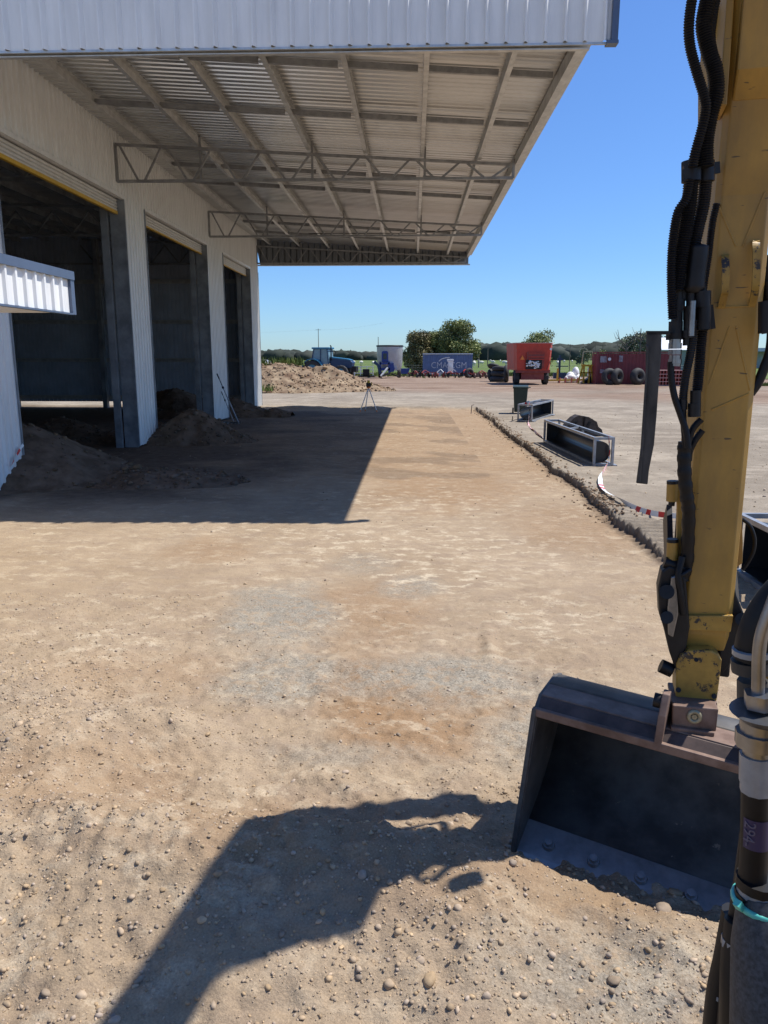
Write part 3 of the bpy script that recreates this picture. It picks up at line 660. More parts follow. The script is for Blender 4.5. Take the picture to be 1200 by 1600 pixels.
# stick: near face stands at f=3.3
l0, l1 = -.107, .095
def ring(z, fn, fd, c=.022, a=l0, b=l1): return [(a, fn+c, z), (a+c, fn, z), (b-c, fn, z), (b, fn+c, z), (b, fn+fd, z), (a, fn+fd, z)]
secs = [(.99,3.32,.28),(1.06,3.305,.33),(1.2,3.30,.44),(1.7,3.30,.49),(2.2,3.30,.52),(2.8,3.30,.64),(3.1,3.26,.75),(3.45,3.22,1.0),(3.80,3.22,1.0),(4.0,3.35,.75)]
V_ = [p for (z, fn, fd) in secs for p in ring(z, fn, fd)]; mb = MB(); n = 6
mb.add(V_, [(i*n+k, i*n+(k+1) % n, (i+1)*n+(k+1) % n, (i+1)*n+k) for i in range(len(secs)-1) for k in range(n)]+[tuple(range(n))[::-1], tuple(range(len(V_)-n, len(V_)))])
stick = mb.build('stick', M['yel'], exc, bevel=.004)
mb = MB()                                                   # weld seams and tapered doubler outline on the face
for a, b in (((1122,320),(1150,385)),((1195,300),(1160,385)),((1140,510),(1108,600)),((1150,510),(1172,610)),((1112,640),(1170,615)),((1118,480),(1180,478))):
    mb.tube([fc(*a, 3.301), fc(*b, 3.301)], .0045, 6)
build_each(mb, 'weld_seam', M['yel'], stick)
for px in ((1133,402,478),(1181,380,474)):
    mb = MB(); x = px[0]; P = [fc(x, px[1]-2, 3.30), fc(x, px[1]+2, 3.262), fc(x+1, px[1]+20, 3.245), fc(x, (px[1]+px[2])/2+12, 3.248), fc(x-2, px[2]-16, 3.265), fc(x-6, px[2]+2, 3.30)]
    P = spline(P, 6)
    for a, b in zip(P, P[1:]): mb.bar(a, b+(b-a)*.15, .026, .012, (0,1,0) if abs((b-a).normalized().y) < .9 else (0,0,1))
    mb.build('hose_guide', M['yelw'], stick)
mb = MB(); mb.prism([fc(1066,962,3.285), fc(1146,962,3.285), fc(1142,988,3.285), fc(1064,984,3.285)], (0,.03,0)); mb.build('stick_foot', M['yelw'], stick, bevel=.004)
# stick cylinder and bucket cylinder on the far side (seen in the shadow)
mb = MB(); mb.tube([(-.005,4.20,3.6),(-.005,4.08,2.2)], .075, 14); mb.build('bucket_cylinder', M['yel'], exc)
mb = MB(); mb.tube([(-.005,4.08,2.2),(-.005,3.86,1.45)], .045, 12); mb.build('cylinder_rod', M['steel'], exc)
for s in (-1, 1):
    mb = MB(); mb.prism([(s*.13-.012-.006,3.42,1.18),(s*.13-.012-.006,3.55,1.12),(s*.13-.018,3.92,1.42),(s*.13-.018,3.80,1.52)], (.024,0,0)); mb.build('tipping_link', M['blks'], exc)
# boom: foot beside the operator, cranked top, tip at the stick
bp_ = [(.25,.9),(.0,1.35),(.25,2.2),(.9,3.3),(1.6,4.0),(2.3,4.15),(3.1,4.12),(3.95,4.02),(4.3,3.8),(4.25,3.45),(3.42,3.22),(3.26,3.11),(3.20,3.2),(3.12,3.82),(2.4,3.88),(1.75,3.78),(1.15,3.05),(.55,2.1),(.6,1.3)]
mb = MB(); mb.prism([(-.085, a, b) for a, b in bp_], (.16,0,0)); mb.build('boom', M['yel'], exc, bevel=.008)
mb = MB()
for s in (-.135, .118): mb.prism([(s,3.19,3.085),(s,3.34,3.075),(s,3.62,3.3),(s,3.72,3.5),(s,3.6,3.7),(s,3.24,3.66)], (.026,0,0))
mb.build('boom_cheek', M['yel'], exc, bevel=.004)
mb = MB(); mb.cyl((-.17,3.5,3.47), (.19,3.5,3.47), .055, 20); mb.build('boom_pin', M['blks'], exc)
mb = MB(); mb.tube([(.0,3.1,4.17),(.0,3.9,4.14)], .05, 14); mb.build('stick_cylinder', M['yel'], exc)
# hoses
hose('hose', [(1086,-30),(1077,30),(1078,70),(1088,110),(1100,150),(1103,170),(1097,200),(1086,240),(1082,262)], .0165, 3.1, .13)
hose('hose', [(1113,-30),(1102,20),(1100,45),(1109,85),(1117,110),(1119,145),(1110,180),(1103,220),(1103,262)], .026, 3.14, .1)
hose('hose', [(1122,-30),(1112,20),(1108,60),(1114,100),(1116,130),(1112,170),(1104,210),(1096,262)], .021, 3.18, .08)
mb = MB(); a, b = fc(1080,252,3.16), fc(1080,284,3.16); mb.cyl(a, b, .034, 14); a, b = fc(1103,252,3.2), fc(1103,284,3.2); mb.cyl(a, b, .03, 14); mb.bar(fc(1080,268,3.2), fc(1122,262,3.28), .02, .04); build_each(mb, 'hose_clamp', M['blks'], exc)
hose('hose', [(1078,280),(1072,310),(1059,332),(1052,370),(1049,410),(1049,450),(1051,500)], .0155, 3.14, .14)
hose('hose', [(1080,280),(1077,320),(1071,360),(1064,400),(1059,435),(1057,455)], .026, 3.17, .1)
hose('hose', [(1103,282),(1099,320),(1091,355),(1082,395),(1074,430)], .022, 3.2, .08)
hose('hose', [(1120,318),(1113,350),(1107,400),(1101,440),(1097,478)], .0125, 3.24, .14)
hose('hose', [(1099,500),(1095,540),(1092,580),(1089,612)], .019, 3.22, .1)
hose('hose', [(1085,500),(1079,550),(1071,590),(1067,625),(1067,640)], .0155, 3.2, .06)
hose('hose', [(1048,565),(1049,590),(1054,620),(1064,650),(1072,675),(1075,700)], .0125, 3.18)
hose('hose', [(1067,636),(1068,660),(1070,685),(1071,700)], .012, 3.2)
hose('hose', [(1096,655),(1084,668),(1077,685),(1074,702)], .0125, 3.22)
hose('hose', [(1098,672),(1086,688),(1078,705),(1076,720)], .0125, 3.24)
hose('hose', [(1200,440),(1206,500),(1204,545),(1194,575),(1184,598),(1172,615)], .019, 3.34)
hose('hose', [(1196,400),(1200,430),(1198,470),(1203,520)], .03, 3.38)
mb = MB()                                                    # taped bundle
P = spline([fc(*p) for p in ((1070,690,3.22),(1069,712,3.22),(1070,745,3.22),(1073,775,3.23),(1076,800,3.25),(1075,840,3.28),(1073,880,3.3),(1066,905,3.3))], 9)
mb.tube(P, [.025+.0025*((i//3) % 2) for i in range(len(P))], 12); mb.build('taped_hose_bundle', M['blk'], exc)
for P_ in ([(.0,3.84,2.9),(.03,3.98,2.7),(.03,3.96,2.45),(.0,3.82,2.3)], [(.0,3.78,2.0),(.03,3.9,1.9),(.03,3.88,1.7),(.0,3.7,1.6)]):
    mb = MB(); mb.tube(spline(P_, 8), .019, 8); mb.build('hose', M['blk'], exc)
# valve block and fittings
mb = MB(); P = spline([fc(1091,382,3.2), fc(1090,400,3.2), fc(1086,430,3.2), fc(1084,458,3.2)], 5); mb.tube(P, [.018]+[.038]*(len(P)-2)+[.025], 14); mb.build('valve_cover', M['blks'], exc)
mb = MB()
for (x, y0, y1, r) in ((1060,448,470,.02),(1059,468,486,.027),(1058,484,504,.021),(1056,502,522,.026),(1054,520,531,.031),(1080,455,480,.018),(1078,478,500,.024),(1076,498,518,.019),(1074,516,528,.024),(1073,528,540,.014),(1098,455,480,.03),(1100,478,515,.026),(1087,610,634,.02),(1085,630,651,.024),(1067,624,640,.017),(1203,470,520,.04)):
    mb.cyl(fc(x, y0, 3.2), fc(x-.5, y1, 3.2), r, 8)
mb.bar(fc(1060,462,3.2), fc(1100,452,3.24), .03, .05); mb.bar(fc(1074,506,3.2), fc(1106,500,3.26), .03, .06); mb.bar(fc(1104,478,3.25), fc(1108,515,3.25), .05, .04)
build_each(mb, 'hydraulic_fitting', M['blks'], exc)
mb = MB()
for (y0, y1, r) in ((530,536,.022),(536,545,.0245),(546,554,.0245),(555,561,.0215),(561,568,.0245),(568,572,.022)): mb.cyl(fc(1055, y0, 3.19), fc(1054.5, y1, 3.19), r, 16)
mb.build('quick_coupler', M['steel'], exc)
mb = MB(); mb.cyl(fc(1083,470,3.15), fc(1080,525,3.15), .011, 8); mb.build('valve_lever', M['steel'], exc)
# hanging deflector strip
mb = MB(); f = 3.12
A = [(1010,521),(1014,518),(1034,518),(1033,560),(1030,590),(1026,650),(1022,695),(1018,715),(1014,735),(1012,757),(994,755),(1001,700),(1005,640),(1009,580)]
mb.prism([fc(x, y, f) for x, y in A], (0,.014,0)); mb.prism([fc(x, y, f-.012) for x, y in ((1009,540),(1014,540),(1007,680),(1001,755),(995,755),(1002,700),(1009,580))], (0,.012,0)); mb.build('hanging_strip', M['plate'], exc, bevel=.003)
mb = MB(); mb.prism([fc(x, y, f) for x, y in ((1010,517),(1046,517),(1048,522),(1012,523))], (0,.05,0)); mb.build('strip_bracket', M['blks'], exc)
# left lever with two bosses
mb = MB(); mb.prism([fc(x, y, 3.34) for x, y in ((1057,752),(1069,775),(1068,830),(1066,882),(1057,880),(1058,800))], (0,.03,0)); mb.build('side_lever', M['yel'], exc, bevel=.003)
for (ya, yb) in ((752,786),(843,878)):
    mb = MB(); mb.cyl(fc(1051, ya+3, 3.31), fc(1050, yb-3, 3.31), .023, 16); mb.build('lever_boss', M['yel'], exc)
    mb = MB(); mb.cyl(fc(1051, ya-1, 3.31), fc(1051, ya+4, 3.31), .0235, 16); mb.cyl(fc(1050, yb-5, 3.31), fc(1049, yb+4, 3.31), .013, 12); build_each(mb, 'lever_bolt', M['blks'], exc)
# right lever catching the sun and the hoop behind it
mb = MB(); mb.prism([fc(x, y, 3.52) for x, y in ((1158,778),(1161,850),(1160,880),(1150,888),(1147,800))], (0,.05,0)); mb.build('side_lever', M['yel'], exc, bevel=.003)
mb = MB(); mb.tube(spline([fc(1160,811,3.6), fc(1172,822,3.6), fc(1179,842,3.6), fc(1177,862,3.6), fc(1168,880,3.6), fc(1160,890,3.6)], 6), .008, 8); mb.build('hose_loop', M['blk'], exc)
# linkage below the stick
Ls = [(1034,893),(1046,884),(1062,890),(1072,905),(1078,980),(1073,1010),(1066,1045),(1056,1048),(1046,1020),(1038,985),(1030,960),(1028,920)]
mb = MB(); mb.prism([fc(x, y, 3.27) for x, y in Ls], (0,.10,0)); mb.build('link_plate', M['blks'], exc, bevel=.008)
Rs = [(1146,905),(1151,930),(1163,960),(1164,978),(1158,1000),(1150,1015),(1141,1040),(1130,1052),(1122,1056),(1124,1010),(1136,985),(1144,960)]
mb = MB(); mb.prism([fc(x, y, 3.32) for x, y in Rs], (0,.10,0)); mb.build('link_plate', M['blks'], exc, bevel=.008)
mb = MB(); mb.prism([fc(x, y, 3.36) for x, y in ((1062,985),(1146,988),(1140,1060),(1060,1050))], (0,.12,0)); mb.build('link_body', M['blks'], exc, bevel=.01)
mb = MB(); mb.prism([fc(x, y, 3.25) for x, y in ((1049,902),(1058,900),(1060,960),(1052,996),(1044,992),(1043,950))], (0,.02,0)); mb.build('worn_link', M['steel'], exc, bevel=.004)
mb = MB()
for (x, y, r) in ((1042,925,.03),(1042,965,.026),(1160,968,.028)): mb.cyl(fc(x, y, 3.24), fc(x, y, 3.3), r, 14)
mb.cyl(fc(1038,878,3.3), fc(1075,890,3.3), .024, 12); mb.cyl(fc(1032,1040,3.3)-Vector((.0,0,0)), fc(1050,1048,3.3), .03, 12)
build_each(mb, 'link_pin', M['blks'], exc)
mb = MB(); mb.tube(spline([fc(1066,870,3.27), fc(1060,900,3.25), fc(1064,930,3.25), fc(1068,960,3.26)], 6), .014, 10); mb.tube(spline([fc(1078,890,3.27), fc(1068,897,3.25), fc(1063,900,3.25)], 5), .01, 8); mb.build('hose', M['blk'], exc)
Yp = [(1076,1017),(1084,1016),(1112,1017),(1122,1022),(1128,1032),(1124,1068),(1120,1097),(1056,1091),(1057,1040),(1064,1024)]
mb = MB(); mb.prism([fc(x, y, 3.25) for x, y in Yp], (0,.16,0)); mb.build('hitch_housing', M['yelw'], exc, bevel=.008)
mb = MB(); mb.prism([fc(x, y, 3.265) for x, y in ((1049,1092),(1121,1098),(1121,1108),(1049,1100))], (0,.18,0)); mb.prism([fc(x, y, 3.16) for x, y in ((1051,1102),(1123,1108),(1119,1144),(1050,1134))], (0,.14,0)); mb.prism([fc(x, y, 3.14) for x, y in ((1048,1136),(1117,1145),(1115,1160),(1048,1150))], (0,.1,0)); mb.build('hitch_block', M['rust'], exc, bevel=.006)
mb = MB(); c = fc(1085,1120,3.157); mb.torus(c, (0,1,0), .022, .009, 20, 8); mb.cyl(c+Vector((0,-.004,0)), c+Vector((0,.01,0)), .012, 6); mb.build('hitch_pin', mat('cream pin ring', (.38,.33,.20), .5, .3, .3, 30), exc)
mb = MB()
for (x, y) in ((1060,1078),(1116,1088)): mb.cyl(fc(x, y, 3.24), fc(x, y, 3.256), .011, 10)
mb.cyl(fc(1088,1031,3.246), fc(1088,1031,3.255), .009, 10); build_each(mb, 'housing_bolt', M['blks'], exc)

# bucket: built in its own axes, then turned a little on the tilting hitch
BW0, BW1 = -.74, .64
Pl = fc(839,1106,3.22)
BM = Matrix.Translation(Pl) @ Matrix.Rotation(-R(13), 4, 'Z') @ Matrix.Rotation(R(3.5), 4, 'Y')   # local x right, y away, z up; origin left end of upper lip
Wd = 1.38
prof = [(-.10,-.66),(.05,-.59)]+[(p.x, p.y) for p in spline([Vector(q+(0,)) for q in ((.05,-.59),(.22,-.50),(.37,-.36),(.45,-.20),(.45,-.08),(.38,-.005),(.27,.028),(.18,.03))], 4)][1:]
def band(p0, p1, th, x0, x1, mb):
    for a, b in zip(p0, p1): pass
def shell(prof, th, x0, x1):
    mb = MB(); n = len(prof); out = []
    for i, (y, z) in enumerate(prof):
        a = Vector(prof[max(i-1, 0)]); b = Vector(prof[min(i+1, n-1)]); d = (b-a).normalized(); out.append((y+d.y*th, z-d.x*th))
    V = [(x, y, z) for x in (x0, x1) for (y, z) in prof+out]; k = 2*n
    f = []
    for i in range(n-1):
        f += [(i, i+1, k+i+1, k+i), (n+i, n+i+1, k+n+i+1, k+n+i), (i, i+1, n+i+1, n+i), (k+i, k+i+1, k+n+i+1, k+n+i)]
    f += [(0, n, k+n, k), (n-1, 2*n-1, k+2*n-1, k+n-1)]
    return mb.add(V, f, True)
bucket = shell(prof, .016, 0, Wd).build('bucket', M['bkt'], exc, BM)
def onb(name, mb, m, bv=0): return mb.build(name, m, bucket, BM, bv)
onb('top_plate', MB().box((0, .05, .030), (Wd, .20, .044)), M['rust'], .004)
mb = MB(); mb.prism([(0,0,0),(0,.045,.040),(0,.06,.028),(0,.02,-.012)], (Wd,0,0)); onb('lip_beam', mb, mat('shade-dark worn lip', (.075,.05,.04), .5, .3, .4, 9, chip=(.25,.22,.2), chipamt=.66, chipscale=5), .004)  # rust brown darkened: the shadow on this band is put into its colour
onb('lip_edge', MB().box((-.008, -.018, -.035), (Wd+.008, .016, .003)), M['rust'], .004)
side = [(-.005,-.0),(-.055,-.33),(-.115,-.67),(.05,-.605),(.24,-.515),(.39,-.37),(.47,-.20),(.47,-.06),(.39,.015),(.28,.045),(.05,.042)]
for x in (-.012, Wd-.006):
    mb = MB(); mb.prism([(x, a, b) for a, b in side], (.018,0,0)); onb('side_plate', mb, M['bkt'], .003)
mb = MB(); mb.prism([(-.018,-.02,.0),(-.018,-.07,-.33),(-.018,-.13,-.67),(-.018,-.10,-.67),(-.018,-.04,-.33),(-.018,.01,.0)], (.02,0,0)); onb('side_cutter', mb, M['bkt'], .003)
mb = MB(); mb.prism([(0,-.135,-.680),(0,.045,-.598),(0,.05,-.583),(0,-.10,-.652)], (Wd,0,0)); onb('cutting_edge', mb, M['edge'], .003)
for x in (.13,.33,.53,.73,.93,1.13):
    mb = MB(); c = Vector((x, -.035, -.628)); nrm = Vector((0,-.43,.9)).normalized(); mb.cyl(c-nrm*.005, c+nrm*.022, .032, 16, .024); mb.cyl(c+nrm*.02, c+nrm*.042, .018, 6); onb('edge_bolt', mb, M['edge'])
for x in (.50, .83):
    mb = MB(); mb.prism([(x,-.02,-.03),(x,-.01,.12),(x,.03,.20),(x,.08,.20),(x,.13,.12),(x,.24,.06),(x,.08,.02)], (.03,0,0)); onb('bucket_ear', mb, M['rust'], .004)
mb = MB(); mb.cyl((.47,.05,.155), (.51,.05,.155), .03, 16); onb('ear_pin', mb, M['blks']); mb = MB(); mb.cyl((.85,.0,.03), (.91,.0,.03), .034, 16); onb('ear_pin', mb, M['rust'])
# near hose cluster at the boom foot
fn = .95
hose('hose', [(1275,880,1.0),(1215,935,1.0),(1184,985,1.0),(1175,1030,1.0)], .022, 1.0)
mb = MB(); mb.cyl(fc(1174,1030,1.0), fc(1175,1048,1.0), .0235, 14); mb.cyl(fc(1176,1062,1.0), fc(1176,1100,1.0), .018, 8); build_each(mb, 'hydraulic_fitting', M['plate'], exc)
mb = MB(); mb.cyl(fc(1176,1014,.995), fc(1176,1022,.995), .0232, 16); mb.build('hose_band', M['clear'], exc)
mb = MB(); mb.tube(spline([fc(1240,850,fn), fc(1212,930,fn), fc(1192,985,fn), fc(1186,1020,fn), fc(1185,1060,fn), fc(1184,1088,fn)], 8), .0075, 12); mb.build('steel_pipe', M['steel'], exc)
mb = MB(); mb.cyl(fc(1189,1082,fn), fc(1189,1104,fn), .019, 6); mb.cyl(fc(1183,1108,fn)+Vector((.012,0,0)), fc(1183,1122,fn)+Vector((.012,0,0)), .042, 24, .03); mb.cyl(fc(1188,1122,fn), fc(1187,1142,fn), .022, 14); mb.cyl(fc(1186,1142,fn), fc(1185,1164,fn), .026, 10); mb.cyl(fc(1184,1164,fn), fc(1184,1178,fn), .017, 12); build_each(mb, 'bulkhead_fitting', M['steel'], exc)
mb = MB(); mb.cyl(fc(1183,1178,fn), fc(1182,1222,fn), .0195, 10); mb.cyl(fc(1182,1222,fn), fc(1181,1236,fn), .018, 10); mb.build('coupling_nut', M['clear'], exc, bevel=.001)
hose('hose', [(1181,1234),(1180,1290),(1178,1340),(1174,1385)], .0165, fn)
mb = MB(); n = 8; c0_, c1_ = fc(1180,1272,fn), fc(1179,1318,fn); rr = .0171
P = []
for c in (c0_, c1_):
    for k in range(n+1): a = -math.pi/2-1.0+2.0*k/n; P.append(c+Vector((rr*math.cos(a), rr*math.sin(a), 0)))
mb.add(P, [(k, k+1, n+2+k, n+1+k) for k in range(n)], True); stk = mb.build('sticker', M['purple'], exc)
mb = MB(); mb.prism([fc(1192,1010,1.02), fc(1215,1010,1.02), fc(1208,1372,1.02), fc(1187,1372,1.02)], (0,.02,0)); mb.build('yellow_bar', M['yel'], exc)
mb = MB(); mb.tube([fc(1186,1372,fn), fc(1184,1386,fn)], .026, 14); mb.tube([fc(1184,1396,fn), fc(1183,1402,fn)], .026, 14); mb.build('crimp', M['blks'], exc)
mb = MB(); mb.tube([fc(1187,1386,fn), fc(1186,1396,fn)], .0255, 16); mb.build('hose_band', M['clear'], exc)
mb = MB(); mb.tube([fc(1194,1400,fn), fc(1200,1480,.93), fc(1212,1640,.90)], [.030,.042,.052], 16); mb.build('woven_sleeve', M['sleeve'], exc)
mb = MB(); c = fc(1194,1408,fn); mb.torus(c, (0,0,1), .0345, .0035, 24, 8, 1.3); mb.bar(c+Vector((-.03,-.02,0)), c+Vector((-.036,-.028,.012)), .008); mb.build('cable_tie', M['teal'], exc)
hose('hose', [(1174,1300,1.0),(1163,1380,1.0),(1154,1440,1.0),(1140,1560,1.0),(1130,1680,1.0)], .0135, 1.0)
hose('hose', [(1160,1440,.99),(1154,1500,.98),(1152,1560,.97),(1150,1680,.97)], .022, 1.0)
hose('hose', [(1150,1425,1.02),(1136,1500,1.02),(1124,1560,1.02),(1112,1680,1.02)], .018, 1.0)
mb = MB(); mb.tube([fc(1157,1468,.986), fc(1156,1480,.985)], .0228, 14); mb.tube([fc(1130,1547,1.019), fc(1129,1553,1.019)], .0187, 14); mb.build('hose_band', M['clear'], exc)
mb = MB(); mb.tube([fc(1170,1545,.96), fc(1168,1680,.96)], .018, 12); mb.build('grey_hose', M['clear'], exc)
# slew deck and tracks, below and behind the viewpoint
mb = MB(); mb.box((-1.2,-2.4,.75), (.75,.15,1.0)); mb.build('deck', M['yel'], exc, bevel=.02)
for x in (-1.25, .55):
    mb = MB(); P = [(x,-2.2,.0),(x,-2.5,.3),(x,-2.2,.6),(x,.3,.6),(x,.6,.3),(x,.3,.0)]; mb.prism(P, (.4,0,0)); mb.build('track', M['tyre'], exc, bevel=.05)
mb = MB(); mb.bar((0.02,.0,.9), (.02,.5,1.0), .2, .3); mb.build('boom_foot', M['yel'], exc)

def text(name, s, size, m, parent, Mx, ext=.004):
    cu = bpy.data.curves.new(name, 'FONT'); cu.body = s; cu.size = size; cu.extrude = ext; cu.resolution_u = 3
    o = bpy.data.objects.new(name, cu); scn.collection.objects.link(o)
    me = bpy.data.meshes.new_from_object(o.evaluated_get(bpy.context.evaluated_depsgraph_get())); bpy.data.objects.remove(o); me.materials.clear(); me.materials.append(m); me.transform(Mx)
    q = bpy.data.objects.new(name, me); scn.collection.objects.link(q); q.parent = parent; return q
# 294- written up the sticker, curved round the hose
cu = text('sticker_number', '294-', .018, mat('grey print', (.11,.10,.15), .5), stk, Matrix.Identity(4), .0004)
for v in cu.data.vertices:
    x, y, z = v.co; a = -math.pi/2-.35+(y-.008)/rr*1.0; a = -math.pi/2 - .35 + (y-.008)/rr
    v.co = Vector((c0_.x, c0_.y, c0_.z))+Vector((math.cos(a)*(rr+.0006+z), math.sin(a)*(rr+.0006+z), -x-.002))

# ------------------------------------------------------------------ things in the yard
def wheel(par, c, r, w, ax=(1,0,0), rim='gry', name='wheel', lugs=0):
    c = Vector(c); ax = Vector(ax).normalized(); mb = MB(); u = ax.cross(Vector((0,0,1))).normalized(); v = Vector((0,0,1))
    prof = [(-.5,.60),(-.5,.86),(-.40,.97),(-.2,1.0),(.2,1.0),(.40,.97),(.5,.86),(.5,.60)]; n = 28; P = []
    for i in range(n):
        a = 2*math.pi*i/n; k = 1+(.03 if (lugs and i % 2) else 0)
        for (t, q) in prof: P.append(c+ax*w*t+(u*math.cos(a)+v*math.sin(a))*r*q*(k if q > .9 else 1))
    m = len(prof); mb.add(P, [(i*m+j, ((i+1) % n)*m+j, ((i+1) % n)*m+j+1, i*m+j+1) for i in range(n) for j in range(m-1)])
    o = mb.build(name, M['tyre'], par)
    mb = MB(); mb.cyl(c-ax*w*.36, c+ax*w*.36, r*.61, 20); mb.cyl(c-ax*w*.44, c+ax*w*.44, r*.2, 12); mb.build('rim', M[rim], o); return o

# wheelie bin
p = onz(814, 646, .13); b = thing('wheelie_bin', 'dark green wheelie bin standing at the end of the trough row', 'bin', (p[0], p[1]+.3, hz(p[0], p[1]+.3)), R(-8))
mb = MB()
for (z0_, z1_, w0, w1, d0, d1) in ((.06,.98,.44,.55,.50,.66),):
    P = [(-w0/2,-d0/2,z0_),(w0/2,-d0/2,z0_),(w0/2,d0/2,z0_),(-w0/2,d0/2,z0_),(-w1/2,-d1/2,z1_),(w1/2,-d1/2,z1_),(w1/2,d1/2,z1_),(-w1/2,d1/2,z1_)]
    mb.add(P, [(0,3,2,1),(4,5,6,7),(0,1,5,4),(1,2,6,5),(2,3,7,6),(3,0,4,7)])
mb.build('body', M['bin'], b, bevel=.03)
mb = MB(); mb.box((-.30,-.36,.96), (.30,.36,1.0)); mb.build('rim', M['bin'], b, bevel=.01)
mb = MB(); mb.prism([(-.29,-.37,1.0),(-.29,.40,1.0),(-.29,.36,1.05),(-.29,-.05,1.08),(-.29,-.34,1.04)], (.58,0,0)); mb.build('lid', M['bin'], b, bevel=.01)
mb = MB(); mb.cyl((-.2,.40,.98), (.38,.36,.98), .02, 8); mb.build('handle', M['bin'], b)
for x in (-.27, .27): mb = MB(); mb.cyl((x-.03,.26,.1), (x+.03,.26,.1), .1, 16); mb.build('wheel', M['tyre'], b)

# feed troughs on their sides: frame box L along local y, open side to local -x
def trough(label, p, rz, L_, w, h, open_left=True, posts=2, grp='feed troughs tipped on their sides'):
    t = thing('feed_trough', label, 'feed trough', (p[0], p[1], hz(p[0], p[1]+1)+.005), rz, grp)
    s = 1 if open_left else -1; e = .05
    mb = MB()
    for (x, z) in ((0,h),(w,h),(0,.025),(w,.025)): mb.bar((x, 0, z), (x, L_, z), e)
    mb.build('rail', M['galv'], t) if False else build_each(mb, 'rail', M['galv'], t)
    mb = MB(); k = posts+2
    for i in range(k):
        y = e/2+(L_-e)*i/(k-1)
        if i in (0, k-1): mb.bar((0, y, .05), (0, y, h-.026), e, e, (0,1,0)); mb.bar((w, y, .05), (w, y, h-.026), e, e, (0,1,0))
        else: mb.bar((w if open_left else 0, y, .05), (w if open_left else 0, y, h-.026), e, e, (0,1,0))
        if i in (0, k-1): mb.bar((.026, y, h), (w-.026, y, h), e)
        else:
            mb.bar((.026, y-.15, h), (w-.026, y+.25, h), .04)
        mb.bar((.026, y, .025), (w-.026, y, .025), .04)
    build_each(mb, 'post', M['galv'], t)
    mb = MB(); n = 14; A = []                          # half round liner, opening toward -x (or +x)
    for j in range(n+1):
        a = -math.pi/2+math.pi*j/n; x = .04+(w*.9-.04)*max(0, math.cos(a))**.75; z = h/2+.0+(h/2-.06)*math.sin(a)
        A.append((x if open_left else w-x, z))
    out = []
    for j, (x, z) in enumerate(A):
        q0 = Vector(A[max(j-1, 0)]); q1 = Vector(A[min(j+1, n)]); d = (q1-q0).normalized(); out.append((x+s*d.y*.008, z-s*d.x*.008))
    P = [(x, y, z) for y in (.06, L_-.06) for (x, z) in A+out]; q = 2*(n+1)
    f = []
    for i in range(n): f += [(i, i+1, q+i+1, q+i), (n+1+i, n+2+i, q+n+2+i, q+n+1+i), (i, i+1, n+2+i, n+1+i), (q+i, q+i+1, q+n+2+i, q+n+1+i)]
    mb.add(P, f, False); li = mb.build('liner', M['poly'], t)
    for y in (.065, L_-.08):
        if y > .1 or open_left:
            mb = MB(); mb.prism([(x, y, z) for x, z in A], (0,.012,0)); mb.build('end_panel', M['poly'], li)
    mb = MB(); mb.box((.05,-.0,-.0), (w+.10,.30,.022)); mb.box((.05,L_-.3,0), (w+.1,L_,.022)); build_each(mb, 'foot_plate', M['galv'], t); return t
pa_, pb_ = onz(928, 728, .13), onz(850, 690, .13)
trough('middle feed trough of the row, black liner open to the trench, brown grab behind it', pa_, math.atan2(-(pb_[0]-pa_[0]), pb_[1]-pa_[1]), math.hypot(pb_[0]-pa_[0], pb_[1]-pa_[1]), .36, .54, True, 1)
pc_ = onz(809, 658, .13)
trough('farthest feed trough, beside the wheelie bin, its rounded back turned to the yard', pc_, -math.atan2(1.25, 3.1), 3.4, .46, .55, False, 2)
trough('nearest feed trough at the right edge, partly behind the excavator arm', (3.33, 3.4), 0, 4.25, .62, .60, True, 2)
# grab jaws
g_ = thing('digger_grab', 'pair of brown curved digger grab jaws standing behind the middle trough', 'grab', (4.62, 20.6, hz(4.62, 20.6)), R(6)); g_.scale = (.64,)*3
for s, pts in ((-1, [(-.78,0),(-.80,.35),(-.62,.60),(-.42,.80),(-.22,.90),(-.06,.86),(-.04,.45),(-.10,0)]), (1, [(.0,0),(.02,.55),(.06,.84),(.20,.82),(.55,.62),(.62,.42),(.80,.28),(.88,.0)])):
    mb = MB(); mb.prism([(x,0,z) for x, z in pts], (.0,.05,0)); 
    sh = mb.build('jaw_shell', M['grab'], g_, bevel=.012)
    mb = MB(); mb.prism([(x,.5,z) for x, z in pts], (.0,.05,0))
    for a, b_ in zip(pts[1:-2], pts[2:-1]): mb.prism([(a[0],-.02,a[1]),(b_[0],-.02,b_[1]),(b_[0]*.93,-.02,b_[1]-.06),(a[0]*.93,-.02,a[1]-.06)], (0,.6,0))
    mb.build('jaw_plate', M['grab'], sh)
    mb = MB(); mb.prism([(pts[1][0]*.6,-.05,.2),(pts[1][0]*.6+s*.0+.1,-.05,.2),(.3*s,-.05,.62),(.3*s-.1,-.05,.62)], (0,.05,0)); mb.build('rib', M['blks'], sh)

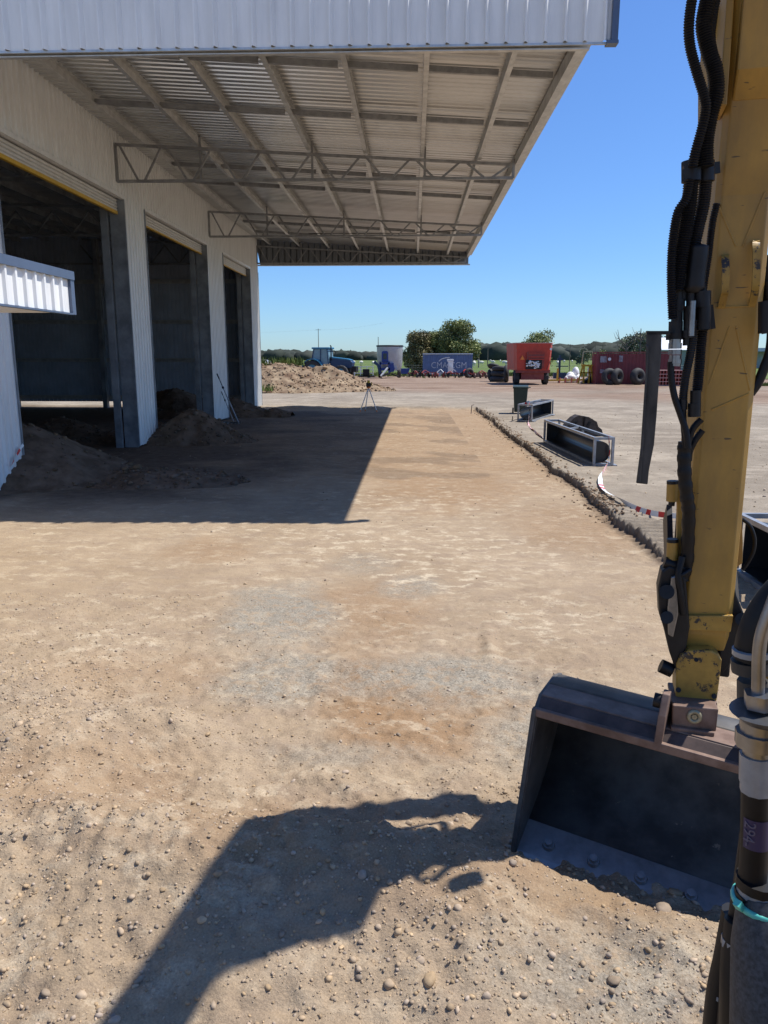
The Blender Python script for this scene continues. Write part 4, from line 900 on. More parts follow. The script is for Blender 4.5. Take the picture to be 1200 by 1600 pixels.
# barrier tape: ribbons with red bands
def tape(label, pts, w=.075, name='barrier_tape', n=10, per=.28, solid=()):
    P = resamp(spline([Vector(q[:3]) for q in pts], n), .035); mb = MB(); tot = 0
    tws = np.linspace(0, len(P)*.035*1.3, len(P))
    L0 = []
    for i, q in enumerate(P):
        d = (P[min(i+1, len(P)-1)]-P[max(i-1, 0)]).normalized(); a = .9+.9*math.sin(tws[i]*1.1)+.3*math.sin(tws[i]*3.1)
        side = d.cross(Vector((0,0,1))); side = side.normalized() if side.length > .1 else Vector((1,0,0)); up2 = side.cross(d)
        e = side*math.cos(a)+up2*math.sin(a); nn = e.cross(d)*.0006; e = e*w/2; L0.append((q-e-nn, q+e-nn, q+e+nn, q-e+nn))
    for i in range(len(L0)-1):
        s_ = i*.035; t_ = s_/(len(L0)*.035); m = 1 if (s_ % per) < per*.42 and not any(a < t_ < b_ for a, b_ in solid) else 0
        mb.mi = m; A_, B_ = L0[i], L0[i+1]; mb.add(list(A_)+list(B_), [(0,1,5,4),(1,2,6,5),(2,3,7,6),(3,0,4,7)])
    return tag(mb.build(name, [M['wht'], M['tape_r']]), label, 'barrier tape', 'red and white barrier tape')
def gp(x, y, up=.02): q = onz(x, y, .13); return Vector((q[0], q[1], hz(q[0], q[1])+up))
q0 = onz(822, 655, .13)
tape('barrier tape running from the farthest trough down to the middle trough', [Vector((q0[0]-.12, q0[1]-.1, .62)), Vector((q0[0]+.05, q0[1]-.15, .74)), Vector((q0[0]+.08, q0[1]-.2, .45)), gp(826,662), gp(833,672), gp(842,680), gp(851,686)], .07)
q1 = onz(947, 727, .13)
tape('barrier tape trailing from the middle trough towards the excavator arm', [Vector((q1[0]+.0, q1[1]-.05, .72)), Vector((q1[0]+.02, q1[1]-.12, .45)), Vector((q1[0]-.02, q1[1]-.2, .2)), gp(940,745,.05), gp(938,758,.05), gp(945,770,.05), gp(965,783,.06), gp(990,795,.06), gp(1020,807,.06), gp(1058,813,.07), gp(1095,814,.07), gp(1130,812,.07)], .075, solid=((.28,.45),(.55,.76)))
tape('scrap of barrier tape on the shed pillar behind the low annex', [(-6.79,12.45,.42),(-6.79,12.6,.52),(-6.79,12.8,.66),(-6.79,12.95,.74)], .05)
q = gp(1008, 806)
# pegs
for (x, y, h_, lb) in ((736,641,.36,'rusty steel peg leaning at the far corner of the cut ground'), (800,657,.16,'short wooden peg in the ground near the bin')):
    q = onz(x, y, .13); mb = MB(); mb.tube([(0,0,-.05),(.03,0,h_-.02),(.12,0,h_)] if h_ > .2 else [(0,0,-.05),(.02,0,h_)], .016, 8)
    o = mb.build('peg', M['wood']); o.location = (q[0], q[1], hz(q[0], q[1])); tag(o, lb, 'peg')
# survey tripod
q = onz(576, 638, 0.13); t = thing('survey_tripod', 'laser level on a white and orange tripod at the end of the shadow', 'tripod', (q[0], q[1], hz(q[0], q[1])), .2)
hd = Vector((0,0,1.02))
for a in (R(200), R(320), R(255)):
    ft = Vector((math.cos(a)*.42, math.sin(a)*.42 if a != R(255) else .3, 0)); mb = MB(); mb.tube([ft, ft.lerp(hd, .08)], .022, 8); l_ = mb.build('foot', M['orange'], t)
    mb = MB(); mb.tube([ft.lerp(hd, .08), ft.lerp(hd, .98)], .02, 8); mb.build('leg', M['wht'], t)
mb = MB(); mb.cyl(hd-Vector((0,0,.04)), hd+Vector((0,0,.02)), .08, 12); mb.build('head', M['orange'], t)
mb = MB(); mb.box((-.1,-.09,1.04), (.1,.09,1.2)); mb.build('laser_level', M['blks'], t, bevel=.02)
mb = MB(); mb.cyl((0,0,1.2), (0,0,1.31), .06, 14); mb.box((-.11,-.02,1.16), (-.1,.02,1.3)); mb.box((.12,-.05,1.1),(.15,.05,1.24)); mb.build('top_housing', M['ylw2'], t)
# levelling rakes leaning on the second pillar
for k, (a, b_, r, lb) in enumerate((((339,584),(373,662),.018,'long black topped levelling staff leaning on the middle pillar, outer one'), ((346,612),(366,661),.014,'shorter pale rake handle leaning on the middle pillar, inner one'))):
    bt = onz(*b_); bt = Vector((bt[0], bt[1], hz(bt[0], bt[1])+.01)); tp = Vector(onX(*a, -6.78)); d = tp-bt
    o = thing('levelling_rake', lb, 'rake', bt, 0, 'rakes leaning on the pillar')
    mb = MB(); mb.tube([(0,0,0), d*.50], r*1.4, 8); mb.tube([d*.50, d*.76], r, 8); mb.build('handle', M['galv'], o)
    mb = MB(); mb.tube([d*.76, d*.97], r*.8, 8); mb.tube([d*.9, d], r*1.2, 8); mb.cyl(d*.70, d*.74, r*2, 8); mb.build('grip', M['blks'], o)
    hd_ = MB(); hd_.bar((-.34,.05,.03), (.1,.0,.03), .03)
    for i in range(4 if k == 0 else 2): x = -.32+i*.13; hd_.bar((x,.05,.03), (x-.06,-.06,-.01), .03, .02)
    hd_.build('tine_head', M['steel'], o)

# ------------------------------------------------------------------ farm machinery and containers beyond
GZ_ = .12
def ground_at(x, y, z=GZ_): q = onz(x, y, z); return (float(q[0]), float(q[1]), z)
# tractor, side-on, facing right
tx = onY(486, 600, 74); TL = (538-484)/F*74
t = thing('tractor', 'blue tractor with a glazed cab parked behind the clay heap', 'tractor', (onY(515, 595, 74)[0], 74, GZ_), R(-12))
for (x, r, w, y) in ((-1.35,.95,.55,-1.0),(-1.35,.95,.55,1.0),(1.45,.72,.42,-.95),(1.45,.72,.42,.95)): wheel(t, (x, y, r), r, w, (0,1,0), 'tblue', lugs=1)
mb = MB(); mb.prism([(.2,-.45,1.25),(2.35,-.45,1.15),(2.45,-.45,1.7),(2.2,-.45,1.95),(.2,-.45,2.15)], (0,.9,0)); mb.build('bonnet', M['tnavy'], t, bevel=.06)
mb = MB(); mb.prism([(.2,-.47,2.1),(2.25,-.47,1.88),(2.3,-.47,1.95),(1.9,-.47,2.05),(.2,-.47,2.24)], (0,.94,0)); mb.build('bonnet_top', M['tblue'], t, bevel=.03)
mb = MB(); mb.box((-1.9,-.4,.8), (2.1,.4,1.3)); mb.build('chassis', M['blks'], t)
mb = MB(); mb.prism([(-1.5,-.75,1.35),(.15,-.75,1.3),(.2,-.75,2.05),(.05,-.75,2.95),(-1.3,-.75,2.95),(-1.5,-.75,2.0)], (0,1.5,0)); cb = mb.build('cab', mat('cab glass', (.16,.26,.30), .12), t, bevel=.03)
mb = MB(); mb.box((-1.5,-.85,2.95), (.25,.85,3.12)); mb.build('roof', M['tblue'], cb, bevel=.05)
for s in (-.78,.78):
    for a, b_ in (((-1.5,1.9),(-1.3,2.97)),((-.65,1.35),(-.6,2.97)),((.17,1.4),(.05,2.97))):
        mb = MB(); mb.bar((a[0],s,a[1]), (b_[0],s,b_[1]), .08, .06, (0,1,0)); mb.build('cab_pillar', M['tnavy'], cb)
for s in (-1, 1):
    P = [(-1.35+1.12*math.cos(a), s*.75 if s > 0 else -1.28, .95+1.12*math.sin(a)) for a in np.linspace(R(10), R(165), 10)]+[(-1.35+1.04*math.cos(a), s*.75 if s > 0 else -1.28, .95+1.04*math.sin(a)) for a in np.linspace(R(165), R(10), 10)]
    mb = MB()
    for i in range(9): mb.prism([P[i], P[i+1], P[18-i], P[19-i]], (0,.53,0))
    mb.build('mudguard', M['tblue'], t)
mb = MB(); mb.tube([(.35,-.5,1.9),(.35,-.5,3.2),(.28,-.5,3.3)], .06, 10); mb.build('exhaust', M['blks'], t)
mb = MB(); mb.tube([(.1,-.8,2.7),(.9,-1.15,2.75),(1.0,-1.15,2.72)], .02, 6); mb.box((.95,-1.2,2.45), (1.0,-1.05,2.75)); mb.build('mirror', M['blks'], t)
mb = MB(); mb.box((2.3,-.4,.8), (2.8,.4,1.35)); mb.build('front_weight', M['blks'], t, bevel=.04)
# white rail gate
gx0, gx1 = onY(554, 582, 90)[0], onY(583, 582, 90)[0]
g = thing('rail_gate', 'white pipe rail gate between the tractor and the grey mixer', 'gate', (gx0, 90, .15)); W_ = gx1-gx0
for x in (0, W_*.33, W_*.67, W_): mb = MB(); mb.bar((x,0,0), (x,0,1.15), .09, .09, (0,1,0)); mb.build('post', M['wht'], g)
for z in (.35,.75,1.1): mb = MB(); mb.bar((.05,.0,z), (W_-.05,.0,z), .07); mb.build('rail', M['wht'], g)
# grey vertical mixer wagon with blue front
mx_ = onY(605, 590, 84); t = thing('mixer_wagon', 'grey round tub feed mixer with blue front frame and black rim', 'feed mixer', (mx_[0], 84, GZ_), 0)
mb = MB(); n = 32; P = []
for (z, r) in ((.85,1.15),(1.3,1.35),(3.35,1.42)): P += [(.28+r*math.cos(2*math.pi*k/n), r*math.sin(2*math.pi*k/n), z) for k in range(n)]
mb.add(P, [(j*n+k, j*n+(k+1) % n, (j+1)*n+(k+1) % n, (j+1)*n+k) for j in range(2) for k in range(n)], True); mb.build('tub', M['gry'], t)
mb = MB(); mb.torus((.28,0,3.4), (0,0,1), 1.42, .07, 32, 8, 1.2); mb.build('rubber_rim', M['blks'], t)
mb = MB(); mb.prism([(-.55,-1.42,1.7),(.15,-1.42,1.7),(.15,-1.42,2.7),(.05,-1.42,2.85),(-.45,-1.42,2.85),(-.55,-1.42,2.7)], (0,.1,0)); mb.build('blue_hatch', M['blue'], t, bevel=.03)
mb = MB(); mb.box((-.38,-1.46,2.0), (-.02,-1.43,2.6)); mb.build('hatch_window', M['glassd'], t)
mb = MB()
for x in (-.7,.25): mb.bar((x,-1.55,.5), (x,-1.55,1.75), .18, .2, (0,1,0))
mb.bar((-.75,-1.55,1.55), (.3,-1.55,1.55), .2); mb.bar((-.75,-1.55,.95), (.85,-1.55,.95), .2, .3); mb.prism([(.3,-1.6,.6),(.8,-1.6,.7),(.75,-1.6,1.6),(.35,-1.6,1.5)], (0,.3,0)); mb.build('front_frame', M['blue'], t)
mb = MB(); mb.prism([(-1.25,-1.8,1.9),(-.8,-1.8,1.4),(-.55,-1.8,.5),(-.8,-1.8,.4),(-1.05,-1.8,1.3),(-1.45,-1.8,1.6)], (0,.35,0)); mb.build('loader_arm', M['tnavy'], t, bevel=.03)
mb = MB(); mb.bar((.1,-1.9,1.1), (-.55,-3.6,.25), .14); mb.build('drawbar', M['gry'], t)
mb = MB(); mb.bar((-.4,-3.4,.3), (.3,-1.8,.5), .16); mb.bar((.55,-1.7,.45), (1.35,-2.3,.15), .12); mb.build('hitch_frame', M['blks'], t)
mb = MB(); mb.prism([(.75,-1.4,1.3),(1.05,-1.4,1.35),(1.2,-1.4,.9),(.95,-1.4,.7)], (0,.1,0)); mb.bar((1.25,-1.42,.8), (1.5,-1.42,1.9), .05); mb.build('side_panel', M['gry'], t)
for x in (-.75, 1.3): wheel(t, (x, 0, .5), .5, .4, (1,0,0))
mb = MB(); mb.box((-3.1,-1.2,.1), (-1.3,-.7,.28)); mb.box((-2.6,-1.3,.28), (-1.9,-.6,.95)); tag(mb.build('counterweight', M['blks'], bevel=.04), 'black block weight lying left of the grey mixer', 'weight').location = (mx_[0], 84, GZ_)
mb = MB(); mb.cyl((0,0,0), (0,0,5.2), .06, 8, .04); o = mb.build('vent_pole', M['wood']); o.location = (onY(591, 560, 110)[0], 110, 0); tag(o, 'thin pole rising behind the grey mixer', 'pole')

# containers
def container(name, label, cat, p, rz, L_, w, h, m):
    c = thing(name, label, cat, p, rz); mb = MB()
    for (o_, du, nn, Lw) in (((0,0,.15),(1,0,0),(0,-1,0),L_),((L_,w,.15),(-1,0,0),(0,1,0),L_),((L_,0,.15),(0,1,0),(1,0,0),w),((0,w,.15),(0,-1,0),(-1,0,0),w)):
        ribsheet(mb, Vector(o_)-Vector(nn)*.04, du, (0,0,1), nn, Lw, h-.3, .28, .035, .19, .11)
    mb.build('side_sheet', m, c)
    mb = MB(); mb.box((.02,.02,h-.10), (L_-.02,w-.02,h-.06)); mb.build('roof', M['creamroof'], c)
    mb = MB()
    for x in (.06, L_-.06):
        for y in (.06, w-.06): mb.bar((x,y,0), (x,y,h), .12, .12, (0,1,0))
    build_each(mb, 'corner_post', m, c)
    mb = MB()
    for y in (.05, w-.05): mb.bar((.12,y,.08), (L_-.12,y,.08), .09, .15); mb.bar((.12,y,h-.05), (L_-.12,y,h-.05), .09, .09)
    for x in (.05, L_-.05): mb.bar((x,.1,.08), (x,w-.1,.08), .09, .15); mb.bar((x,.1,h-.05), (x,w-.1,h-.05), .09, .09)
    build_each(mb, 'frame_rail', m, c); return c
bx0, bx1 = onY(661, 560, 92)[0], onY(738.5, 560, 92)[0]
c = container('shipping_container', 'blue ribbed shipping container lettered in white under the trees', 'container', (bx0, 92, GZ_), 0, bx1-bx0, 2.4, 2.62, M['cblue'])
Mx = Matrix.Translation((.95,-.03,.95)) @ Matrix.Rotation(R(90), 4, 'X')
text('lettering', 'CMA CGM', 1.02, mat('worn white lettering', (.48,.50,.54), .6, 0, .25, 6), c, Mx @ Matrix.Scale(.90, 4, (1,0,0)), .012)
mb = MB(); P = spline([(1.9,-.03,1.75),(2.2,-.03,2.0),(2.7,-.03,2.15),(3.15,-.03,2.2)], 6)
for a, b_ in zip(P, P[1:]): mb.bar(a, b_+(b_-a)*.1, .02, .10, (0,0,1))
mb.build('swoosh', M['wht'], c)
mb = MB(); mb.box((-.02,-.02,2.56), (bx1-bx0+.02,2.42,2.66)); mb.build('roof_edge', M['creamroof'], c)
rp0 = ground_at(942, 602); 
c = container('shipping_container', 'maroon shipping container with stickers and black tyres along its front', 'container', (rp0[0], 63.5, GZ_), R(-4), 6.06+.6, 2.44, 2.62, M['cred'])
mb = MB(); mb.box((.25,-.06,1.75), (.78,-.042,2.25)); mb.box((1.75,-.062,1.8), (2.05,-.044,2.3)); mb.box((.28,-.062,.9), (.62,-.044,1.2)); build_each(mb, 'sticker', mat('weathered sticker', (.35,.36,.38), .6, 0, .3, 6, col2=(.18,.10,.10)), c)
mb = MB(); mb.cyl((1.0,-.06,2.02), (1.0,-.044,2.02), .13, 16); mb.build('round_sticker', M['wht'], c)
for x in (.82, 1.28): mb = MB(); mb.cyl((x,-.08,.2), (x,-.08,2.5), .025, 8); mb.build('lock_rod', M['cred'], c)
# big black tyres against it
tg = 'black tyres along the maroon container'
ty = lambda lb, p, R_, r, ax, cat='tyre', grp=tg: tag((lambda o: (setattr(o, 'location', p), o)[1])(MB().torus((0,0,0), ax, R_, r, 30, 10).build('tyre', M['tyre'])), lb, cat, grp)
for (x, R_, r, ax, lb, dy) in ((952,.45,.24,(.25,-1,.1),'upright tyre with a dusty ring, leftmost at the maroon container',-.9),(964,.42,.27,(.7,-.8,.0),'tyre turned sideways, second from the left at the maroon container',-.7),(996,.40,.30,(.5,-1,.1),'dark tyre standing near the middle of the maroon container',-.7)):
    q = onY(x, 600, 62.3+dy*.5); ty(lb, (q[0], 62.3+dy*.4, GZ_+R_+r-.05), R_, r, ax)
# stack of red and cream lattice crates
q = onY(1028, 600, 59); st = thing('crate_stack', 'stack of slatted red and pale stillages beside the maroon container end', 'crates', (q[0], 59.5, GZ_), 0)
for k in range(5): mb = MB(); mb.box((0,0,.03+k*.28), (2.0,1.1,.08+k*.28)); mb.build('pale_slat', mat('faded pink paint %d' % k, (.50,.30,.26), .7) if k == 0 else bpy.data.materials['faded pink paint 0'], st)
for k in range(4):
    mb = MB()
    for i in range(9): mb.box((.02+i*.235,.02,.085+k*.28), (.12+i*.235,1.08,.305+k*.28))
    mb.build('red_block', M['dred'], st)
# red mixer wagon seen from behind
q = ground_at(830, 603); t = thing('mixer_wagon', 'big red flared feed mixer with an orange triangle on its back', 'feed mixer', (q[0]+.45, 63.6, GZ_), R(1))
mb = MB(); A = [(-1.45,-1.9),(1.30,-1.9),(1.55,-1.2),(1.55,2.6),(1.2,3.2),(-1.2,3.2),(-1.6,2.6),(-1.6,-1.2)]
A = [(x*.93, y) for x, y in A]; B_ = [(x*1.07+(.02), y*1.04) for x, y in A]
V = [(x*.97, y, 1.15) for x, y in A]+[(x, y, 3.25) for x, y in B_]+[(x*.96, y*.96, 3.25) for x, y in B_]+[(x*.8, y*.8, 1.3) for x, y in A]; k = 8
mb.add(V, [tuple(range(8))]+[(i, (i+1) % 8, 8+(i+1) % 8, 8+i) for i in range(8)]+[(8+i, 8+(i+1) % 8, 16+(i+1) % 8, 16+i) for i in range(8)]+[(16+i, 16+(i+1) % 8, 24+(i+1) % 8, 24+i) for i in range(8)]+[tuple(range(24,32))]); tub = mb.build('tub', M['red'], t)
mb = MB()
for i in range(8): a, b_ = B_[i], B_[(i+1) % 8]; mb.bar((a[0],a[1],3.27), (b_[0],b_[1],3.27), .09, .07)
mb.build('top_rim', mat('faded pink rim', (.55,.25,.2), .6), tub)
mb = MB(); mb.prism([(-.62,-2.04,1.35),(.78,-2.04,1.35),(.80,-2.10,2.55),(-.60,-2.10,2.55)], (0,.06,0)); mb.build('back_panel', M['dred'], tub)
for (z) in (2.0, 2.2, 2.5): mb = MB(); mb.bar((-.45,-2.12-.02,z), (.75,-2.12-.02,z), .05, .06); mb.build('panel_rib', M['red'], tub)
mb = MB(); mb.box((-.66,-2.10,1.22), (.62,-2.05,1.98)); mb.build('door_opening', M['blks'], t)
mb = MB(); random.seed(3)
for i in range(46): mb.ell((random.uniform(-.6,.45), -2.12+random.uniform(-.03,.03), random.uniform(1.32,1.88)), .09, .05, random.uniform(.03,.07), 7, 5)
mb.build('white_wrap', M['wht'], t)
mb = MB(); mb.prism([(-1.12,-2.07,1.98),(-.76,-2.07,1.98),(-.94,-2.07,2.32)], (0,.03,0)); mb.build('warning_triangle', M['orange'], t)
mb = MB(); mb.cyl((1.28,-2.13,2.8), (1.28,-2.08,2.8), .09, 14); mb.build('reflector', M['wht'], t)
mb = MB(); mb.box((-1.4,-1.85,.95), (1.35,-1.7,1.2)); mb.box((-.9,-1.6,.4), (.9,2.8,1.1)); mb.build('chassis', M['dred'], t)
mb = MB(); mb.bar((.98,-2.12,1.2), (1.25,-2.18,1.9), .07); mb.build('side_arm', M['dred'], t)
for x in (-1.2, 1.12): wheel(t, (x, -.9, .58), .58, .45, (1,0,0), 'dred', lugs=1)

# tyre heap, scrap implements
tg2 = 'old tyres piled left of the red mixer'
for k, (x, y, z, R_, r, ax, lb) in enumerate(((780,70,.25,.62,.25,(0,0,1),'large pale tyre lying at the bottom of the tyre heap'),(781,70,.72,.6,.24,(0.05,0,1),'large dusty tyre lying second up in the heap'),(782,70,1.15,.58,.22,(0,.1,1),'grey tyre lying on the top of the heap'),(768,71,.55,.40,.22,(.8,-.5,.2),'black tyre leaning on the left of the heap'),(791,68,.75,.55,.22,(1,-.15,0),'tall ribbed tyre standing right of the heap'),(771,71,1.35,.42,.16,(.2,.3,1),'thin tyre tilted over the top of the heap'),(733,84,.5,.38,.2,(.6,-1,0),'small tyre standing alone right of the blue container'))):
    q = onY(x, 590, y); ty(lb, (q[0], y, GZ_+z), R_, r, ax, grp=tg2)
def implement(label, px, y, w, seed, m1, m2='blks', hgt=.9, cat='implement', grp='scrap implements along the field edge'):
    r = random.Random(seed); q = onY(px, 590, y); t = thing('implement', label, cat, (q[0], y, GZ_), r.uniform(-.2, .2), grp)
    mb = MB(); mb.bar((0,0,.45), (w,0,.5), .14); mb.bar((0,.8,.4), (w,.8,.55), .12); mb.bar((.1,0,.45), (.1,.8,.45), .1); mb.bar((w-.1,0,.5), (w-.1,.8,.5), .1); mb.bar((w*.3,-.1,.5), (w*.5,.4,hgt), .09); mb.bar((w*.7,-.1,.5), (w*.5,.4,hgt), .09)
    mb.build('frame', M[m1], t)
    n = max(2, int(w/.55))
    for i in range(n): x = .2+(w-.4)*i/max(1, n-1); mb = MB(); mb.cyl((x,-.15,.26), (x+.08,-.13,.26), .25, 14); mb.build('disc', M[m2], t)
    for i in range(n-1): x = .4+(w-.4)*i/n; mb = MB(); mb.prism([(x,-.2,.1),(x+.3,-.2,.15),(x+.35,-.2,.55+r.random()*.3),(x+.05,-.2,.5)], (0,.25,0)); mb.build('guard_plate', M[m1 if i % 2 else m2], t)
    return t
implement('low dark red disc plough, leftmost of the scrap implements', 637, 86, 1.6, 1, 'dred', hgt=.7)
implement('longer maroon disc implement beside the blue container end', 648, 84, 2.4, 2, 'dred', hgt=.8)
implement('grey and rusty implement lying before the blue container lettering', 672, 84, 2.2, 3, 'gry', 'dred', .9)
implement('rusty low frame standing under the white chute', 692, 83, 1.5, 4, 'dred', 'blks', .7)
implement('bright red wheeled implement right of the white chute', 713, 84, 2.0, 5, 'red', 'blks', .9)
implement('pinkish brown low implement left of the tyre heap', 738, 82, 2.2, 6, 'dred', 'rust', .8)
q = onY(707, 585, 86); o = thing('grain_chute', 'white steel chute standing before the blue container', 'chute', (q[0], 86, GZ_), 0)
mb = MB(); mb.box((-.5,0,.4), (.05,.4,1.9)); mb.prism([(-.6,-.05,1.75),(.1,-.05,1.75),(.1,-.05,2.0),(-.65,-.05,2.0)], (0,.5,0)); mb.build('chute_body', M['wht'], o, bevel=.03)
mb = MB(); mb.bar((-.6,-.2,1.4), (.4,-.2,.65), .12); mb.build('brace', M['wht'], o)
q = onY(636, 585, 88); o = thing('drum_bin', 'small blue steel bin right of the grey mixer', 'bin', (q[0]-.4, 88, GZ_), 0)
mb = MB(); mb.prism([(-.5,0,.35),(.55,0,.35),(.7,0,.95),(-.6,0,.95)], (0,.8,0)); mb.build('body', M['blue'], o); mb = MB(); 
for x in (-.45,.5): mb.bar((x,.1,0), (x,.1,.35), .07, .07, (0,1,0))
build_each(mb, 'leg', M['galv'], o)
# yellow machinery right of the red mixer
q = onY(857, 594, 66); o = thing('toolbar', 'long low yellow toolbar with an upright post, right of the red mixer', 'implement', (q[0], 66, GZ_), 0)
mb = MB(); mb.bar((0,0,.25), (4.2,.2,.3), .14); mb.build('beam', M['ylw2'], o); mb = MB(); mb.bar((.75,0,.2), (.75,0,1.25), .14, .14, (0,1,0)); mb.build('upright', M['ylw2'], o)
for k in range(6): mb = MB(); mb.bar((.9+k*.5,-.1,.05), (1.0+k*.5,.1,.45), .1); mb.build('tine', M['dred'], o)
q = onY(875, 594, 67); o = thing('blue_post_driver', 'dark blue post rammer behind the yellow toolbar', 'implement', (q[0], 67.5, GZ_), 0)
mb = MB(); mb.bar((0,0,0), (0,0,2.35), .16, .16, (0,1,0)); mb.bar((-.3,0,1.4), (.75,0,1.4), .07); mb.box((-.5,-.2,.35), (.6,.3,.85)); mb.box((-.2,-.05,1.9), (.25,.1,2.1)); mb.build('mast', M['tnavy'], o)
mb = MB(); mb.ell((1.0,-.2,.45), .45, .3, .3); mb.build('cover', M['wht'], o)
for k, (x, y, w, h_, lb) in enumerate(((891,68,.7,.9,'white bulk bag slumped left of the yellow frame'),(899,68.6,.6,1.3,'taller white bulk bag behind the slumped one'),(885,67.5,.5,.6,'small grey white bag beside the blue post rammer'))):
    q = onY(x, 590, y); mb = MB(); mb.ell((0,0,h_*.55), w*.55, .5, h_*.5, 12, 9); mb.ell((.1,-.1,h_*.25), w*.65, .55, h_*.35, 12, 8); o = mb.build('bulk_bag', M['wht']); o.location = (q[0], y, GZ_); tag(o, lb, 'bag', 'white bulk bags by the yellow machinery')
q = onY(901, 594, 65.5); o = thing('lifting_frame', 'yellow lifting frame standing before the blue sheet', 'frame', (q[0], 65.5, GZ_), 0)
mb = MB()
for a, b_ in (((.1,0),(.45,1.5)),((.55,0),(.55,1.6)),((1.0,0),(1.0,1.5)),((1.35,0),(1.1,1.5))): mb.bar((a[0],-.1,a[1]), (b_[0],-.1,b_[1]), .13, .1, (0,1,0))
mb.bar((.3,-.1,1.5), (1.3,-.1,1.5), .14); mb.bar((.3,-.1,.9), (1.3,-.1,.9), .1); mb.build('lower_frame', M['ylw2'], o)
mb = MB(); 
for a, b_ in (((.35,1.5),(.45,2.6)),((1.2,2.6),(1.6,1.3)),((.45,2.65),(1.2,2.65))): mb.bar((a[0],0,a[1]), (b_[0],0,b_[1]), .08, .08, (0,1,0))
mb.build('upper_hoop', mat('cream paint', (.55,.50,.25), .5), o)
q = onY(918, 594, 66); o = thing('blue_cowling', 'pale blue curved sheet metal cowling beside the maroon container', 'cowling', (q[0], 66, GZ_), 0)
mb = MB(); mb.prism([(.05,0,.55),(1.1,0,.5),(1.25,0,.9),(1.0,0,1.5),(.3,0,1.55),(.05,0,1.2)], (0,.5,0)); mb.build('panel', mat('pale blue sheet', (.18,.25,.42), .35), o, bevel=.08)
mb = MB(); mb.prism([(-.6,-.3,0),(2.0,-.3,0),(1.6,-.3,.5),(.9,-.3,.4),(.3,-.3,.65)], (0,.8,0)); mb.build('black_tarp', M['blks'], o)
mb = MB(); mb.bar((1.2,-.1,1.3), (1.6,-.1,.3), .08); mb.bar((1.3,0,1.6), (2.0,0,1.5), .06); mb.build('strut', M['galv'], o)
# far right: dark shed and white ute
q = onY(1180, 560, 150); o = thing('hay_shed', 'dark open farm shed at the far right behind the arm', 'shed', (q[0]-1, 160, 0), 0)
mb = MB(); mb.box((0,0,3.6), (14,9,4.3)); mb.build('roof', M['dclad'], o); mb = MB(); mb.box((0,8.8,0), (14,9,3.6)); mb.build('wall', M['dclad'], o)
for x in (.2,4.5,9): mb = MB(); mb.box((x,0,0), (x+.25,.25,3.6)); mb.build('post', M['post'], o)
q = onY(1184, 570, 140); o = thing('white_ute', 'white utility truck parked at the far right before the dark shed', 'ute', (q[0]-1, 140, .15), R(60))
mb = MB(); mb.prism([(0,0,.5),(4.8,0,.5),(4.8,0,1.1),(3.6,0,1.2),(3.0,0,1.85),(1.7,0,1.85),(1.6,0,1.2),(0,0,1.15)], (0,1.8,0)); mb.build('body', M['wht'], o, bevel=.06)
mb = MB(); mb.prism([(1.8,-.01,1.2),(3.4,-.01,1.2),(2.95,-.01,1.75),(1.85,-.01,1.75)], (0,1.82,0)); mb.build('window', M['glassd'], o)
for x in (.9,3.9): mb = MB(); mb.cyl((x,-.02,.4), (x,1.82,.4), .38, 16); mb.build('wheel', M['tyre'], o)
# farmhouse sheds with pale roof right of the dead tree
q = onY(1033, 556, 120); o = thing('farm_building', 'low farm building with a bright pale roof behind the maroon container', 'building', (q[0], 120, 0), 0)
mb = MB(); mb.box((.2,.3,0), (8.2,8,3.4)); mb.build('wall', mat('grey green wall', (.22,.26,.24), .7), o)
mb = MB(); mb.prism([(0,0,3.4),(8.6,0,3.4),(8.2,4,5.3),(1.0,4,5.3)], (0,0,.12)); mb.prism([(0,8.3,3.4),(8.6,8.3,3.4),(8.2,4,5.35),(1.0,4,5.35)], (0,0,.10)); mb.build('roof', M['creamroof'], o)
mb = MB(); mb.box((5.5,.2,.8), (7.2,.32,2.2)); mb.build('window', M['glassd'], o)
# pale tank at the shed corner
q = onY(414, 575, 60); o = thing('white_tank', 'white round ended tank peeping out behind the shed corner', 'tank', (q[0]-2.2, 62, 0), 0)
mb = MB(); mb.ell((1.6,0,1.35), 1.15, 1.0, .8, 18, 12); mb.build('tank_body', M['clear'], o)
for x in (.7, 2.2): mb = MB(); mb.bar((x,0,0), (x,0,.9), .1, .1, (0,1,0)); mb.build('leg', M['galv'], o)

# ------------------------------------------------------------------ trees
def leafcloud(C, Rr, n, size, seed, nrm=None, clump=0):
    r = np.random.default_rng(seed); C = np.asarray(C); Rr = np.asarray(Rr); w = (Rr.prod(1))**.7; w /= w.sum()
    k = r.choice(len(C), n, p=w); d = r.normal(size=(n, 3)); d /= np.linalg.norm(d, axis=1)[:, None]; rad = r.uniform(.35, 1.08, n)**.6
    P = C[k]+d*Rr[k]*rad[:, None]; P = P+r.normal(size=(n, 3))*size*.6
    a = r.normal(size=(n, 3)); a /= np.linalg.norm(a, axis=1)[:, None]; b = np.cross(a, r.normal(size=(n, 3))); b /= np.linalg.norm(b, axis=1)[:, None]
    s = size*r.uniform(.6, 1.4, n)[:, None]
    V = np.stack([P-a*s*.5, P+b*s*.28, P+a*s*.5, P-b*s*.28], 1).reshape(-1, 3); Fq = np.arange(4*n).reshape(n, 4)
    ck = r.uniform(.65, 1.3, len(C))[k]; l = ck*r.uniform(.75, 1.25, n); hue = r.uniform(-.1, .15, n)
    t = np.stack([l*(1+hue), l, l*(1-hue), np.ones(n)], 1); return V, Fq, np.repeat(t, 4, 0)
